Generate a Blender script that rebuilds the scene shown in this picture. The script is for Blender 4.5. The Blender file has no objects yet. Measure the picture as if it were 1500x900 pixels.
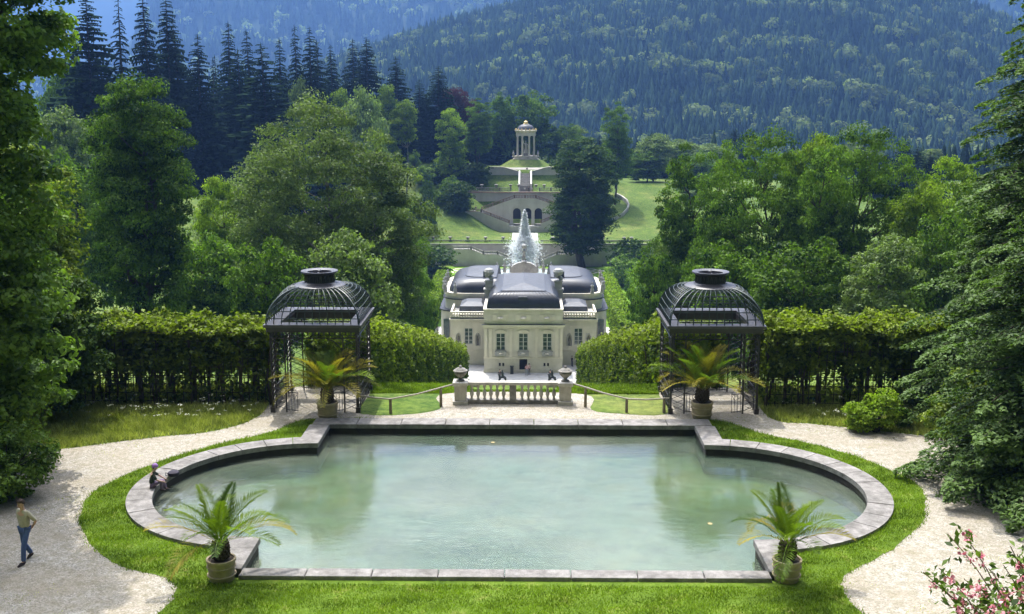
import bpy, bmesh, math, random
import numpy as np
from mathutils import Vector, Matrix, Quaternion
from mathutils.geometry import delaunay_2d_cdt
R = math.radians
sc = bpy.context.scene
col = sc.collection

# ------------------------------------------------------------------ camera
EYE_X, EYE_Z, FPX, PITCH, YAW = 0.57, 12.3, 1600.0, math.atan(300/1600), math.atan(22.5*0.983/1600)
cd = bpy.data.cameras.new('camera'); cam = bpy.data.objects.new('camera', cd); col.objects.link(cam)
cam.location = (EYE_X, 0, EYE_Z); cam.rotation_euler = (R(90) - PITCH, 0, YAW)
cd.sensor_width = 36; cd.lens = FPX*36/1500; cd.clip_start = 0.1; cd.clip_end = 20000
sc.camera = cam
# ------------------------------------------------------------------ sky, sun, exposure
SUN_AZ, SUN_EL = R(-16), R(63)
w = bpy.data.worlds.new('World'); sc.world = w; w.use_nodes = True
nt = w.node_tree; N = nt.nodes; L = nt.links; N.clear()
out = N.new('ShaderNodeOutputWorld'); bg = N.new('ShaderNodeBackground'); bg.inputs['Strength'].default_value = 0.05
sky = N.new('ShaderNodeTexSky'); sky.sky_type = 'NISHITA'; sky.sun_disc = False
sky.sun_elevation = SUN_EL; sky.sun_rotation = SUN_AZ; sky.altitude = 900; sky.air_density = 1.0; sky.dust_density = 0.5
tc = N.new('ShaderNodeTexCoord'); sep = N.new('ShaderNodeSeparateXYZ'); L.new(tc.outputs['Generated'], sep.inputs[0])
mz = N.new('ShaderNodeMath'); mz.operation = 'MAXIMUM'; mz.inputs[1].default_value = 0.06; L.new(sep.outputs['Z'], mz.inputs[0])
dx = N.new('ShaderNodeMath'); dx.operation = 'DIVIDE'; L.new(sep.outputs['X'], dx.inputs[0]); L.new(mz.outputs[0], dx.inputs[1])
dy = N.new('ShaderNodeMath'); dy.operation = 'DIVIDE'; L.new(sep.outputs['Y'], dy.inputs[0]); L.new(mz.outputs[0], dy.inputs[1])
cb = N.new('ShaderNodeCombineXYZ'); L.new(dx.outputs[0], cb.inputs[0]); L.new(dy.outputs[0], cb.inputs[1])
cn = N.new('ShaderNodeTexNoise'); cn.inputs['Scale'].default_value = 1.1; cn.inputs['Detail'].default_value = 7; cn.inputs['Roughness'].default_value = 0.58
L.new(cb.outputs[0], cn.inputs['Vector'])
cr = N.new('ShaderNodeValToRGB'); cr.color_ramp.elements[0].position = 0.36; cr.color_ramp.elements[1].position = 0.62
L.new(cn.outputs['Fac'], cr.inputs['Fac'])
mx = N.new('ShaderNodeMixRGB')
vd = N.new('ShaderNodeVectorMath'); vd.operation = 'DOT_PRODUCT'; L.new(tc.outputs['Generated'], vd.inputs[0])
vd.inputs[1].default_value = (math.sin(SUN_AZ)*math.cos(SUN_EL), math.cos(SUN_AZ)*math.cos(SUN_EL), math.sin(SUN_EL))
vm = N.new('ShaderNodeMath'); vm.operation = 'MAXIMUM'; vm.inputs[1].default_value = 0; L.new(vd.outputs['Value'], vm.inputs[0])
vp = N.new('ShaderNodeMath'); vp.operation = 'POWER'; vp.inputs[1].default_value = 6; L.new(vm.outputs[0], vp.inputs[0])
vb = N.new('ShaderNodeMath'); vb.operation = 'MULTIPLY_ADD'; vb.inputs[1].default_value = 300; vb.inputs[2].default_value = 1; L.new(vp.outputs[0], vb.inputs[0])
L.new(vb.outputs[0], mx.inputs['Color2'])
L.new(cr.outputs['Color'], mx.inputs['Fac']); L.new(sky.outputs['Color'], mx.inputs['Color1'])
L.new(mx.outputs['Color'], bg.inputs['Color']); L.new(bg.outputs[0], out.inputs['Surface'])
sd = bpy.data.lights.new('sun', 'SUN'); sun = bpy.data.objects.new('sun', sd); col.objects.link(sun)
SUNV = Vector((math.sin(SUN_AZ)*math.cos(SUN_EL), math.cos(SUN_AZ)*math.cos(SUN_EL), math.sin(SUN_EL)))
sun.rotation_euler = SUNV.to_track_quat('Z', 'Y').to_euler(); sun.location = (-40, 60, 120)
sd.energy = 5.0; sd.angle = R(0.53); sd.color = (1.0, 0.955, 0.88)
vs = sc.view_settings; sc.display_settings.display_device = 'sRGB'
vs.view_transform = 'Standard'; vs.look = 'None'; vs.exposure = 0.40; vs.gamma = 1.0; vs.use_curve_mapping = False
cy = sc.cycles
cy.max_bounces = 8; cy.diffuse_bounces = 1; cy.glossy_bounces = 3; cy.transmission_bounces = 6; cy.transparent_max_bounces = 12; cy.volume_bounces = 0
cy.use_adaptive_sampling = True; cy.adaptive_threshold = 0.02
cy.caustics_reflective = False; cy.caustics_refractive = False

# ------------------------------------------------------------------ pixel -> point (only used to read positions off the photograph)
_c, _s, _cy, _sy = math.cos(PITCH), math.sin(PITCH), math.cos(YAW), math.sin(YAW)
def _ray(px, py):
    u, v = (px-750)/FPX, (py-450)/FPX
    fy, fz = _c - v*_s, -_s - v*_c
    return (u*_cy - fy*_sy, u*_sy + fy*_cy, fz)
def G(px, py, z=0):
    r = _ray(px, py); t = (z-EYE_Z)/r[2]; return (EYE_X + t*r[0], t*r[1])
def A(px, py, Y):
    r = _ray(px, py); t = Y/r[1]; return (EYE_X + t*r[0], EYE_Z + t*r[2])

# ------------------------------------------------------------------ object helpers
def tag(o, label=None, cat=None, group=None, kind=None):
    if label: o['label'] = label
    if cat: o['category'] = cat
    if group: o['group'] = group
    if kind: o['kind'] = kind
    return o
def link(o, parent=None):
    col.objects.link(o)
    if parent is not None: o.parent = parent
    return o
def empty(name, loc=(0, 0, 0), rz=0, s=1):
    o = bpy.data.objects.new(name, None); o.location = loc; o.rotation_euler = (0, 0, rz)
    o.scale = (s, s, s) if not isinstance(s, tuple) else s
    o.empty_display_size = 0.3; return link(o)
def copy_tree(o, parent=None, top=True):
    c = o.copy(); link(c, parent)
    if parent is not None: c.matrix_parent_inverse = o.matrix_parent_inverse.copy()
    for ch in list(o.children): copy_tree(ch, c, False)
    return c
class MB:
    def __init__(s): s.v = []; s.f = []
    def add(s, vs_, fs):
        b = len(s.v); s.v.extend([tuple(v) for v in vs_]); s.f.extend([tuple(b+i for i in f) for f in fs]); return s
    def box(s, x0, x1, y0, y1, z0, z1):
        return s.add([(x0,y0,z0),(x1,y0,z0),(x1,y1,z0),(x0,y1,z0),(x0,y0,z1),(x1,y0,z1),(x1,y1,z1),(x0,y1,z1)],
                     [(0,3,2,1),(4,5,6,7),(0,1,5,4),(1,2,6,5),(2,3,7,6),(3,0,4,7)])
    def tube(s, pts, rad, n=6, cap=True):
        pts = [Vector(p) for p in pts]
        if not hasattr(rad, '__len__'): rad = [rad]*len(pts)
        rings = []; ref = None
        for i, p in enumerate(pts):
            d = (pts[min(i+1, len(pts)-1)] - pts[max(i-1, 0)])
            if d.length < 1e-9: d = Vector((0,0,1))
            d.normalize()
            if ref is None: ref = d.orthogonal().normalized()
            a = ref - d*ref.dot(d)
            if a.length < 1e-4: a = d.orthogonal()
            a.normalize(); ref = a; b = d.cross(a)
            rings.append([p + (a*math.cos(2*math.pi*k/n) + b*math.sin(2*math.pi*k/n))*rad[i] for k in range(n)])
        vs_ = [v for r in rings for v in r]; fs = []
        for i in range(len(pts)-1):
            for k in range(n):
                fs.append((i*n+k, i*n+(k+1) % n, (i+1)*n+(k+1) % n, (i+1)*n+k))
        if cap: fs.append(tuple(range(n-1, -1, -1))); fs.append(tuple((len(pts)-1)*n+k for k in range(n)))
        return s.add(vs_, fs)
    def lathe(s, prof, n=16, c=(0, 0, 0), sq=0):
        vs_ = []; fs = []
        for r, z in prof:
            for k in range(n):
                a = 2*math.pi*(k+0.5)/n; vs_.append((c[0]+r*math.cos(a), c[1]+r*math.sin(a), c[2]+z))
        for i in range(len(prof)-1):
            for k in range(n):
                fs.append((i*n+k, i*n+(k+1) % n, (i+1)*n+(k+1) % n, (i+1)*n+k))
        fs.append(tuple(range(n-1, -1, -1))); fs.append(tuple((len(prof)-1)*n+k for k in range(n)))
        return s.add(vs_, fs)
    def loft(s, loops, cap=True):
        n = len(loops[0]); vs_ = [v for l in loops for v in l]; fs = []
        for i in range(len(loops)-1):
            for k in range(n): fs.append((i*n+k, i*n+(k+1) % n, (i+1)*n+(k+1) % n, (i+1)*n+k))
        if cap: fs.append(tuple(range(n-1, -1, -1))); fs.append(tuple((len(loops)-1)*n+k for k in range(n)))
        return s.add(vs_, fs)
    def prism(s, poly, y0, y1):      # polygon in x,z extruded along y
        n = len(poly)
        return s.loft([[(p[0], y0, p[1]) for p in poly], [(p[0], y1, p[1]) for p in poly]])
    def build(s, name, m=None, parent=None, smooth=False, bevel=0, loc=None):
        me = bpy.data.meshes.new(name); me.from_pydata(s.v, [], s.f); me.validate(); me.update()
        bm = bmesh.new(); bm.from_mesh(me); bmesh.ops.recalc_face_normals(bm, faces=bm.faces); bm.to_mesh(me); bm.free()
        if m: me.materials.append(m)
        if smooth:
            me.polygons.foreach_set('use_smooth', [True]*len(me.polygons))
            try: me.set_sharp_from_angle(angle=R(40))
            except Exception: pass
        o = bpy.data.objects.new(name, me); link(o, parent)
        if loc: o.location = loc
        if bevel:
            b = o.modifiers.new('bevel', 'BEVEL'); b.width = bevel; b.segments = 2; b.limit_method = 'ANGLE'; b.angle_limit = R(50)
        return o
def np_mesh(name, V, F, m, parent=None, tint=None, smooth=False):
    me = bpy.data.meshes.new(name); V = np.asarray(V, dtype=np.float32); F = np.asarray(F, dtype=np.int32)
    k = F.shape[1]; me.vertices.add(len(V)); me.vertices.foreach_set('co', V.ravel())
    me.loops.add(F.size); me.loops.foreach_set('vertex_index', F.ravel())
    me.polygons.add(len(F)); me.polygons.foreach_set('loop_start', np.arange(len(F), dtype=np.int32)*k)
    if smooth: me.polygons.foreach_set('use_smooth', np.ones(len(F), dtype=bool))
    if tint is not None:
        at = me.attributes.new('tint', 'FLOAT', 'FACE'); at.data.foreach_set('value', np.asarray(tint, dtype=np.float32))
    me.update(calc_edges=True)
    if m: me.materials.append(m)
    return link(bpy.data.objects.new(name, me), parent)

# ------------------------------------------------------------------ materials
MATS = {}
def new_mat(name):
    m = bpy.data.materials.new(name); m.use_nodes = True; nt = m.node_tree; nt.nodes.clear(); MATS[name] = m
    o = nt.nodes.new('ShaderNodeOutputMaterial'); return m, nt.nodes, nt.links, o
def noise(N, L, vec, scale, detail=6, rough=0.6):
    n = N.new('ShaderNodeTexNoise'); n.inputs['Scale'].default_value = scale; n.inputs['Detail'].default_value = detail; n.inputs['Roughness'].default_value = rough
    if vec is not None: L.new(vec, n.inputs['Vector'])
    return n.outputs['Fac']
def ramp(N, L, fac, stops):
    r = N.new('ShaderNodeValToRGB'); e = r.color_ramp.elements
    while len(e) < len(stops): e.new(0.5)
    for i, (p, c) in enumerate(stops): e[i].position = p; e[i].color = (*c, 1) if len(c) == 3 else c
    L.new(fac, r.inputs['Fac']); return r.outputs['Color']
def mixc(N, L, fac, a, b, mode='MIX'):
    m = N.new('ShaderNodeMixRGB'); m.blend_type = mode
    for sock, v in ((m.inputs['Fac'], fac), (m.inputs['Color1'], a), (m.inputs['Color2'], b)):
        if hasattr(v, 'links') or hasattr(v, 'is_linked'): L.new(v, sock)
        elif isinstance(v, (int, float)): sock.default_value = v
        else: sock.default_value = (*v, 1)
    return m.outputs['Color']
def bump(N, L, h, strength=0.4, dist=0.02):
    b = N.new('ShaderNodeBump'); b.inputs['Strength'].default_value = strength; b.inputs['Distance'].default_value = dist; L.new(h, b.inputs['Height']); return b.outputs['Normal']
def stone(name, c1, c2, scale=3.0, rough=0.85, stain=0.5, bs=0.4, bd=0.02, metal=0, dirt=None, spec=0.3, streak=False):
    m, N, L, o = new_mat(name); p = N.new('ShaderNodeBsdfPrincipled'); g = N.new('ShaderNodeNewGeometry').outputs['Position']
    a = noise(N, L, g, scale, 8, 0.65); c = ramp(N, L, a, [(0.3, c1), (0.7, c2)])
    v = g
    if streak:
        mp = N.new('ShaderNodeMapping'); mp.inputs['Scale'].default_value = (1, 1, 0.15); L.new(g, mp.inputs['Vector']); v = mp.outputs[0]
    b = noise(N, L, v, scale*0.35, 5, 0.7)
    d = dirt or tuple(x*0.45 for x in c1)
    f = ramp(N, L, b, [(0.45, (0, 0, 0)), (0.75, (stain,)*3)])
    c = mixc(N, L, f, c, d)
    L.new(c, p.inputs['Base Color']); p.inputs['Roughness'].default_value = rough; p.inputs['Metallic'].default_value = metal
    p.inputs['Specular IOR Level'].default_value = spec
    L.new(bump(N, L, noise(N, L, g, scale*6, 6), bs, bd), p.inputs['Normal']); L.new(p.outputs[0], o.inputs[0]); return m
def leafmat(name, dark, light, trans=0.45, gloss=0.06, tcol=None, fine=0.8, grough=0.42):
    m, N, L, o = new_mat(name)
    at = N.new('ShaderNodeAttribute'); at.attribute_name = 'tint'
    oi = N.new('ShaderNodeObjectInfo')
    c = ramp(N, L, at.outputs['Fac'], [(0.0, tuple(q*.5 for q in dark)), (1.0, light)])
    hs = N.new('ShaderNodeHueSaturation'); L.new(c, hs.inputs['Color'])
    mr = N.new('ShaderNodeMapRange'); mr.inputs['To Min'].default_value = 0.9; mr.inputs['To Max'].default_value = 1.4; L.new(oi.outputs['Random'], mr.inputs['Value']); L.new(mr.outputs[0], hs.inputs['Value'])
    c = hs.outputs['Color']
    d = N.new('ShaderNodeBsdfDiffuse'); L.new(c, d.inputs['Color'])
    t = N.new('ShaderNodeBsdfTranslucent')
    tc_ = mixc(N, L, 1.0, c, tcol or (1.5, 1.75, 0.55), 'MULTIPLY'); L.new(tc_, t.inputs['Color'])
    s = N.new('ShaderNodeMixShader'); s.inputs[0].default_value = trans*.72; L.new(d.outputs[0], s.inputs[1]); L.new(t.outputs[0], s.inputs[2])
    gl = N.new('ShaderNodeBsdfGlossy'); gl.inputs['Roughness'].default_value = grough+.12; gl.inputs['Color'].default_value = (0.8, 0.9, .8, 1)
    s2 = N.new('ShaderNodeMixShader'); s2.inputs[0].default_value = gloss*.22; L.new(s.outputs[0], s2.inputs[1]); L.new(gl.outputs[0], s2.inputs[2])
    L.new(s2.outputs[0], o.inputs[0]); return m
def plain(name, c, rough=0.6, metal=0, var=0.15, scale=12, spec=0.5):
    return stone(name, tuple(x*(1-var) for x in c), tuple(min(1, x*(1+var)) for x in c), scale, rough, 0.25, 0.15, 0.004, metal, spec=spec)
# ================================================================== terrain
def sm(t): t = np.clip(t, 0, 1); return t*t*(3-2*t)
def wob(x, y, s, seed=0):
    r = np.random.RandomState(seed); v = 0*x
    for i in range(7):
        a = r.uniform(0, 6.28); k = s*(1.0 + 0.55*i)*r.uniform(.8, 1.2)
        v = v + np.sin((x*math.cos(a)+y*math.sin(a))*k + r.uniform(0, 6.28))/(1+.6*i)
    return v/2.6
CEN = np.array([(-40,11.5),(2,10.3),(8,7.8),(17,2.0),(20,.5),(22.5,0),(47,0),(48,-.9),(52,-2.2),(59,-4.1),(83,-10.2),(122,-20.2),(140,-25.2),(152,-29.6),
  (285.2,-29.6),(286.2,-24.9),(290,-24.4),(312.5,-24.3),(317.5,-21),(321.2,-20),(323,-14.2),(330,-14.2),(337.2,-10.9),(339,-8.3),(346,-7.9),(372,-8.5),(450,-22),(640,-46),(760,-46)])
SL = np.array([(-40,11.5),(2,10.3),(8,7.8),(17,2.0),(20,.5),(22.5,0),(47,0),(60,-1.6),(100,-10),(160,-15),(230,-8),(281,-12),(292,-12),(340,-3),(400,-1),(470,-14),(640,-42),(760,-46)])
SR = np.array([(-40,11.5),(2,10.3),(8,7.8),(17,2.0),(20,.5),(22.5,0),(47,0),(60,-1.6),(100,-11),(160,-17),(230,-20),(281,-19),(292,-18),(340,-12),(400,-16),(470,-27),(640,-46),(760,-46)])
ML = np.array([(285.2,-29.6),(286.2,-24.9),(292,-23.9),(310,-18.5),(325,-12),(340,-6.8),(372,-4),(450,-16),(640,-44)])
MR = np.array([(285.2,-29.6),(286.2,-24.9),(292,-23.9),(310,-20.5),(325,-16.5),(340,-12.8),(372,-13),(450,-25),(640,-46)])
def crest(px, tab): return np.interp(px, [t[0] for t in tab], [t[1] for t in tab])
RA = [(-400,200),(300,170),(480,112),(560,85),(640,60),(760,28),(880,0),(1000,-28),(1180,-45),(1330,-5),(1430,48),(1520,90),(1700,150),(2200,200)]
RB = [(-400,190),(60,150),(170,112),(205,90),(235,20),(262,-20),(420,-60),(800,-45),(900,-20),(1100,-10),(1330,-40),(1500,-70),(2200,-60)]
RC = [(-600,-60),(40,-35),(95,-4),(130,-30),(300,-80),(700,-60),(2200,-80)]
def hz(x, y):
    x = np.asarray(x, float); y = np.asarray(y, float); ax = np.abs(x)
    c = np.interp(y, CEN[:,0], CEN[:,1])
    mid = np.where(x < 0, np.interp(y, ML[:,0], ML[:,1]), np.interp(y, MR[:,0], MR[:,1]))
    inner = np.where(y > 321, np.interp(y, [321, 330, 350], [24.5, 24, 18]), 6.0); outer = np.where(y > 321, inner+np.interp(y,[321,350],[2,16]), 20.0)
    c = np.where(y > 290, c + (mid-c)*sm((ax-inner)/(outer-inner)), c)
    side = np.where(x < 0, np.interp(y, SL[:,0], SL[:,1]), np.interp(y, SR[:,0], SR[:,1]))
    a = np.interp(y, [47, 60, 156, 281, 292, 340], [9.5, 10, 24, 30, 46, 52]); b = np.interp(y, [47, 60, 156], [8, 12, 46])
    z = c + (side-c)*sm((ax-a)/b)
    d = np.hypot(x-.1, y-355); z = z + 2.3*sm((9.5-d)/5.5)
    far = sm((y-60)/60)*sm((ax-14)/30)*sm((700-y)/100)
    z = z + far*wob(x, y, .09, 3)*.5
    # far ridges
    yy = np.maximum(y, 1); px = 772 + FPX*x/yy
    def ridge(tab, y0, y1, back, base, rough):
        cz = EYE_Z - (crest(px, tab) - 150)*y1/FPX
        up = sm((y-y0)/(y1-y0)*.94); dn = 1 - back*sm((y-y1)/(y1-y0))
        return base + (cz-base)*np.where(y < y1, up/ sm(.94), dn) + rough*wob(x, y, 6.28/(y1*.13), 5)*sm((y-y0)/(y1-y0)*3)
    m = ridge(RA, 700, 1500, .9, -46, 9)
    m2 = ridge(RB, 1900, 3300, .9, -46, 45)
    m3 = ridge(RC, 3900, 6000, .6, -46, 120)
    mm = np.maximum(np.maximum(m, np.where(y > 1750, m2, -46)), np.where(y > 3700, m3, -46))
    z = np.where(y > 700, mm, z)
    # pool pit
    pit = pool_inside(x, y, .45)
    return np.where(pit, -1.15, z)
PC, PR, PW = 33.65, 4.35, 7.0
def pool_inside(x, y, off=0.0):
    ax = np.abs(x)
    rect = (ax < PW+off) & (y > 27.2-off) & (y < 40.4+off)
    return rect | ((np.hypot(ax-PW, y-PC) < PR+off) & (ax >= PW))
def grid_axis(segs):
    out = [segs[0][0]]
    for a, b, st in segs:
        n = max(1, int(round((b-a)/st))); out += list(np.linspace(a, b, n+1)[1:])
    return np.array(out)
def geo(a, b, s0, g):
    out = []; s = s0; v = a
    while v < b: v += s; s *= g; out.append(v)
    return out
xp = list(grid_axis([(0, 14, .25), (14, 60, 1.0)])) + geo(60, 5200, 1.3, 1.06)
xs = np.array([-v for v in reversed(xp[1:])] + xp)
ys = np.array(list(grid_axis([(-40, 20, 2.0), (20, 48, .25), (48, 380, 1.0)])) + geo(380, 1600, 1.4, 1.02) + [])
ys = np.append(ys, geo(ys[-1], 7500, 30, 1.02))
GX, GY = np.meshgrid(xs, ys); GZ = hz(GX, GY)
V = np.stack([GX.ravel(), GY.ravel(), GZ.ravel()], 1); nx = len(xs); ny = len(ys)
I = np.arange(nx*ny).reshape(ny, nx)
Fq = np.stack([I[:-1,:-1].ravel(), I[:-1,1:].ravel(), I[1:,1:].ravel(), I[1:,:-1].ravel()], 1)
# meadow / lawn ground material
m, N, L, o = new_mat('meadow_ground'); g = N.new('ShaderNodeNewGeometry').outputs['Position']
c1 = ramp(N, L, noise(N, L, g, 0.13, 6, .6), [(.36, (.04,.10,.012)), (.5, (.10,.165,.022)), (.62, (.20,.215,.06))])
c2 = ramp(N, L, noise(N, L, g, 2.2, 8, .75), [(.40, (.025,.065,.008)), (.60, (.19,.25,.045))])
c = mixc(N, L, .45, c1, c2); c = mixc(N, L, ramp(N, L, noise(N, L, g, .45, 8, .75), [(.38, (.9,.9,.9)), (.58, (0,0,0))]), c, mixc(N, L, .5, (.045,.085,.018), c2))
sp = N.new('ShaderNodeSeparateXYZ'); L.new(g, sp.inputs[0])
mr = N.new('ShaderNodeMapRange'); mr.inputs['From Min'].default_value = 360; mr.inputs['From Max'].default_value = 440; L.new(sp.outputs['Y'], mr.inputs['Value'])
c = mixc(N, L, mr.outputs[0], c, (.022,.045,.018))
p = N.new('ShaderNodeBsdfPrincipled'); L.new(c, p.inputs['Base Color']); p.inputs['Roughness'].default_value = .9; p.inputs['Specular IOR Level'].default_value = .15
L.new(bump(N, L, noise(N, L, g, 3, 8, .7), .6, .15), p.inputs['Normal']); L.new(p.outputs[0], o.inputs[0])
ground = np_mesh('ground', V, Fq, MATS['meadow_ground'], smooth=True); tag(ground, kind='structure')

# ---- flat sheets on the terrace
def blob(pts, n=8, jit=0.0, seed=1):
    P = np.array(pts, float); k = len(P); out = []; r = np.random.RandomState(seed)
    for i in range(k):
        p0, p1, p2, p3 = P[i-1], P[i], P[(i+1) % k], P[(i+2) % k]
        for j in range(n):
            t = j/n; q = .5*((2*p1)+(-p0+p2)*t+(2*p0-5*p1+4*p2-p3)*t*t+(-p0+3*p1-3*p2+p3)*t**3); out.append(q + r.uniform(-jit, jit, 2))
    return out
def in_poly(x, y, poly):
    x = np.asarray(x); y = np.asarray(y); c = np.zeros(x.shape, bool); n = len(poly)
    for i in range(n):
        x0, y0 = poly[i]; x1, y1 = poly[i-1]
        if y0 == y1: continue
        t = ((y0 > y) != (y1 > y)) & (x < (x1-x0)*(y-y0)/(y1-y0)+x0); c ^= t
    return c
def pool_loop(off, n=40):     # closed outline of the pool, grown outward by off
    a0 = math.asin((PC-(27.2-0))/PR) if False else None
    pts = []; r = PR+off; h = PW
    pts += [(-h-off, 27.2-off), (h+off, 27.2-off)]
    a = -math.acos(min(1, off/r)) ; 
    for k in range(n+1):
        t = a + (-2*a)*k/n; pts.append((h + r*math.cos(t), PC + r*math.sin(t)))
    pts += [(h+off, 40.4+off), (-h-off, 40.4+off)]
    for k in range(n+1):
        t = -a - (-2*a)*k/n; pts.append((-h - r*math.cos(t), PC + r*math.sin(t)))
    return pts
def sheet(name, outer, holes, z, m, fine=None):
    vs_ = []; es = []
    for lp in [outer]+holes:
        b = len(vs_); n = len(lp); vs_ += [Vector((p[0], p[1])) for p in lp]; es += [(b+i, b+(i+1) % n) for i in range(n)]
    vo, eo, fo, *_ = delaunay_2d_cdt(vs_, es, [], 0, 1e-5)
    cx_ = np.array([sum(vo[i].x for i in f)/len(f) for f in fo]); cy_ = np.array([sum(vo[i].y for i in f)/len(f) for f in fo])
    keep = in_poly(cx_, cy_, outer)
    for h in holes: keep &= ~in_poly(cx_, cy_, h)
    mb = MB(); mb.add([(v.x, v.y, z) for v in vo], [tuple(f) for f, k in zip(fo, keep) if k])
    return tag(mb.build(name, m), kind='structure')
# gravel
m, N, L, o = new_mat('gravel'); g = N.new('ShaderNodeNewGeometry').outputs['Position']
vo = N.new('ShaderNodeTexVoronoi'); vo.inputs['Scale'].default_value = 26; L.new(g, vo.inputs['Vector'])
c = ramp(N, L, vo.outputs['Color'], [(0, (.17,.155,.13)), (.5, (.36,.335,.295)), (1, (.55,.52,.465))])
big = noise(N, L, g, .55, 6, .7); c = mixc(N, L, ramp(N, L, big, [(.35, (0,0,0)), (.75, (.75,.75,.75))]), c, (.30,.25,.18))
mid_ = noise(N, L, g, 3.5, 8, .8); c = mixc(N, L, ramp(N, L, mid_, [(.46, (0,0,0)), (.64, (.85,.85,.85))]), c, (.22,.20,.13))
weed = noise(N, L, g, 1.3, 8, .8); c = mixc(N, L, ramp(N, L, weed, [(.60, (0,0,0)), (.72, (.45,.45,.45))]), c, (.14,.17,.05))
p = N.new('ShaderNodeBsdfPrincipled'); L.new(c, p.inputs['Base Color']); p.inputs['Roughness'].default_value = .95; p.inputs['Specular IOR Level'].default_value = .2
h = mixc(N, L, .5, vo.outputs['Distance'], mid_); L.new(bump(N, L, h, .8, .035), p.inputs['Normal']); L.new(p.outputs[0], o.inputs[0])
m, N, L, o = new_mat('lawn_ground'); g = N.new('ShaderNodeNewGeometry').outputs['Position']
c = ramp(N, L, noise(N, L, g, 1.1, 8, .7), [(.3, (.06,.11,.012)), (.55, (.12,.19,.022)), (.7, (.22,.22,.06))])
p = N.new('ShaderNodeBsdfPrincipled'); L.new(c, p.inputs['Base Color']); p.inputs['Roughness'].default_value = .95; p.inputs['Specular IOR Level'].default_value = .1
L.new(bump(N, L, noise(N, L, g, 14, 6, .7), .8, .05), p.inputs['Normal']); L.new(p.outputs[0], o.inputs[0])
GRAVEL = blob([(-6.4,46.2),(-9.9,46.2),(-10.1,41.9),(-11.2,39.9),(-13.5,38.9),(-16.3,37.5),(-17.6,36.9),(-17.9,34.9),(-20,32),(-26,30),(-26,22.8),(0,22.8),(26,22.8),(26,29),(19,32),(16.3,35.2),(16.6,38.2),(16.2,39.2),(14.2,40.1),(11.9,41.0),(10.2,41.8),(9.9,46.2),(6.5,46.2),
   (6.4,43.0),(5.9,42.2),(4.6,42.3),(3.2,42.9),(2.95,45.4),(-2.85,45.4),(-2.95,43.0),(-4.4,42.1),(-5.8,42.1),(-6.3,42.9)], 5, .03)
sheet('gravel_path', GRAVEL, [pool_loop(.4)], .006, MATS['gravel'])
LAWN = blob([(-7.9,41.45),(-9.1,39.7),(-10.35,38.5),(-11.5,37.2),(-12.55,35.5),(-13.3,33.2),(-12.85,30.9),(-11.7,28.9),(-10.4,27.55),(-8.9,26.75),(-8.35,25.9),(-8.45,24.7),(-9.2,22.8),(0,22.4),(9.4,22.8),(8.8,24.9),(8.7,26.3),(9.0,27.2),(10.5,28.6),(12.2,30.7),(13.0,32.5),(13.35,34.4),(12.3,36.9),(11.0,38.5),(9.4,39.8),(8.0,41.45),(4,41.3),(0,41.3),(-4,41.3)], 6, .04)
sheet('lawn', LAWN, [pool_loop(.4)], .014, MATS['lawn_ground'])
# ================================================================== far forests
rng = np.random.RandomState(7)
def conifer_proto(h, r, tiers, n, rs):
    V = []; F = []
    for t in range(tiers):
        z0 = h*(.10+.84*t/tiers); z1 = min(h, z0 + h*1.75/tiers); rr = r*(1-t/tiers)**.85+.12
        ap = len(V); V.append((0, 0, z1)); ph = rs.uniform(0, 6.28)
        for k in range(n):
            a0 = ph+2*math.pi*k/n; a1 = ph+2*math.pi*(k+.8)/n; q = rr*rs.uniform(.75, 1.15); zz = z0-h*.02*rs.uniform(0, 1.6)
            b = len(V); V += [(q*math.cos(a0), q*math.sin(a0), zz), (q*.95*math.cos(a1), q*.95*math.sin(a1), zz-.2)]; F.append((ap, b, b+1))
    return np.array(V, float), np.array(F)
def round_proto(h, r, n, rs, leaf):
    V = []; F = []
    for k in range(n):
        d = rs.normal(size=3); d[2] = abs(d[2])*1.1-.25; d /= np.linalg.norm(d); rad = r*(.72+.28*rs.rand())*(1+.22*math.sin(5*d[0]+3*d[1]))
        c = np.array([d[0]*rad, d[1]*rad, h*.62+d[2]*rad*h*.38/r])
        nn = d+rs.normal(size=3)*.45; nn /= np.linalg.norm(nn); t = np.cross(nn, rs.normal(size=3)); t /= np.linalg.norm(t); b_ = np.cross(nn, t); s = leaf*rs.uniform(.6, 1.3)
        b = len(V); V += [c-t*s, c+b_*s, c+t*s]; F.append((b, b+1, b+2)); V += [c-b_*s]; F.append((b, b+2, b+3))
    return np.array(V, float), np.array(F)
def scatter(name, protos, P, S, m, tints, label=None):
    Vs = []; Fs = []; T = []; base = 0
    kind = rng.randint(0, len(protos), len(P)); ang = rng.uniform(0, 6.28, len(P))
    for k, (pv, pf) in enumerate(protos):
        idx = np.where(kind == k)[0]
        if len(idx) == 0: continue
        c, s = np.cos(ang[idx]), np.sin(ang[idx]); sx = S[idx, 0]; sz = S[idx, 1]
        X = (pv[None,:,0]*c[:,None]-pv[None,:,1]*s[:,None])*sx[:,None]+P[idx,0][:,None]
        Y = (pv[None,:,0]*s[:,None]+pv[None,:,1]*c[:,None])*sx[:,None]+P[idx,1][:,None]
        Z = pv[None,:,2]*sz[:,None]+P[idx,2][:,None]
        Vs.append(np.stack([X, Y, Z], 2).reshape(-1, 3)); n = len(pv)
        Fs.append((pf[None]+(np.arange(len(idx))*n)[:,None,None]).reshape(-1, 3)+base); base += n*len(idx)
        T.append(np.repeat(tints[idx], len(pf)))
    return np_mesh(name, np.concatenate(Vs), np.concatenate(Fs), m, tint=np.concatenate(T))
leafmat('far_conifer', (.014,.030,.020), (.030,.055,.030), .12, .0)
leafmat('far_broadleaf', (.11,.16,.055), (.20,.25,.09), .4, .03)
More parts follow.
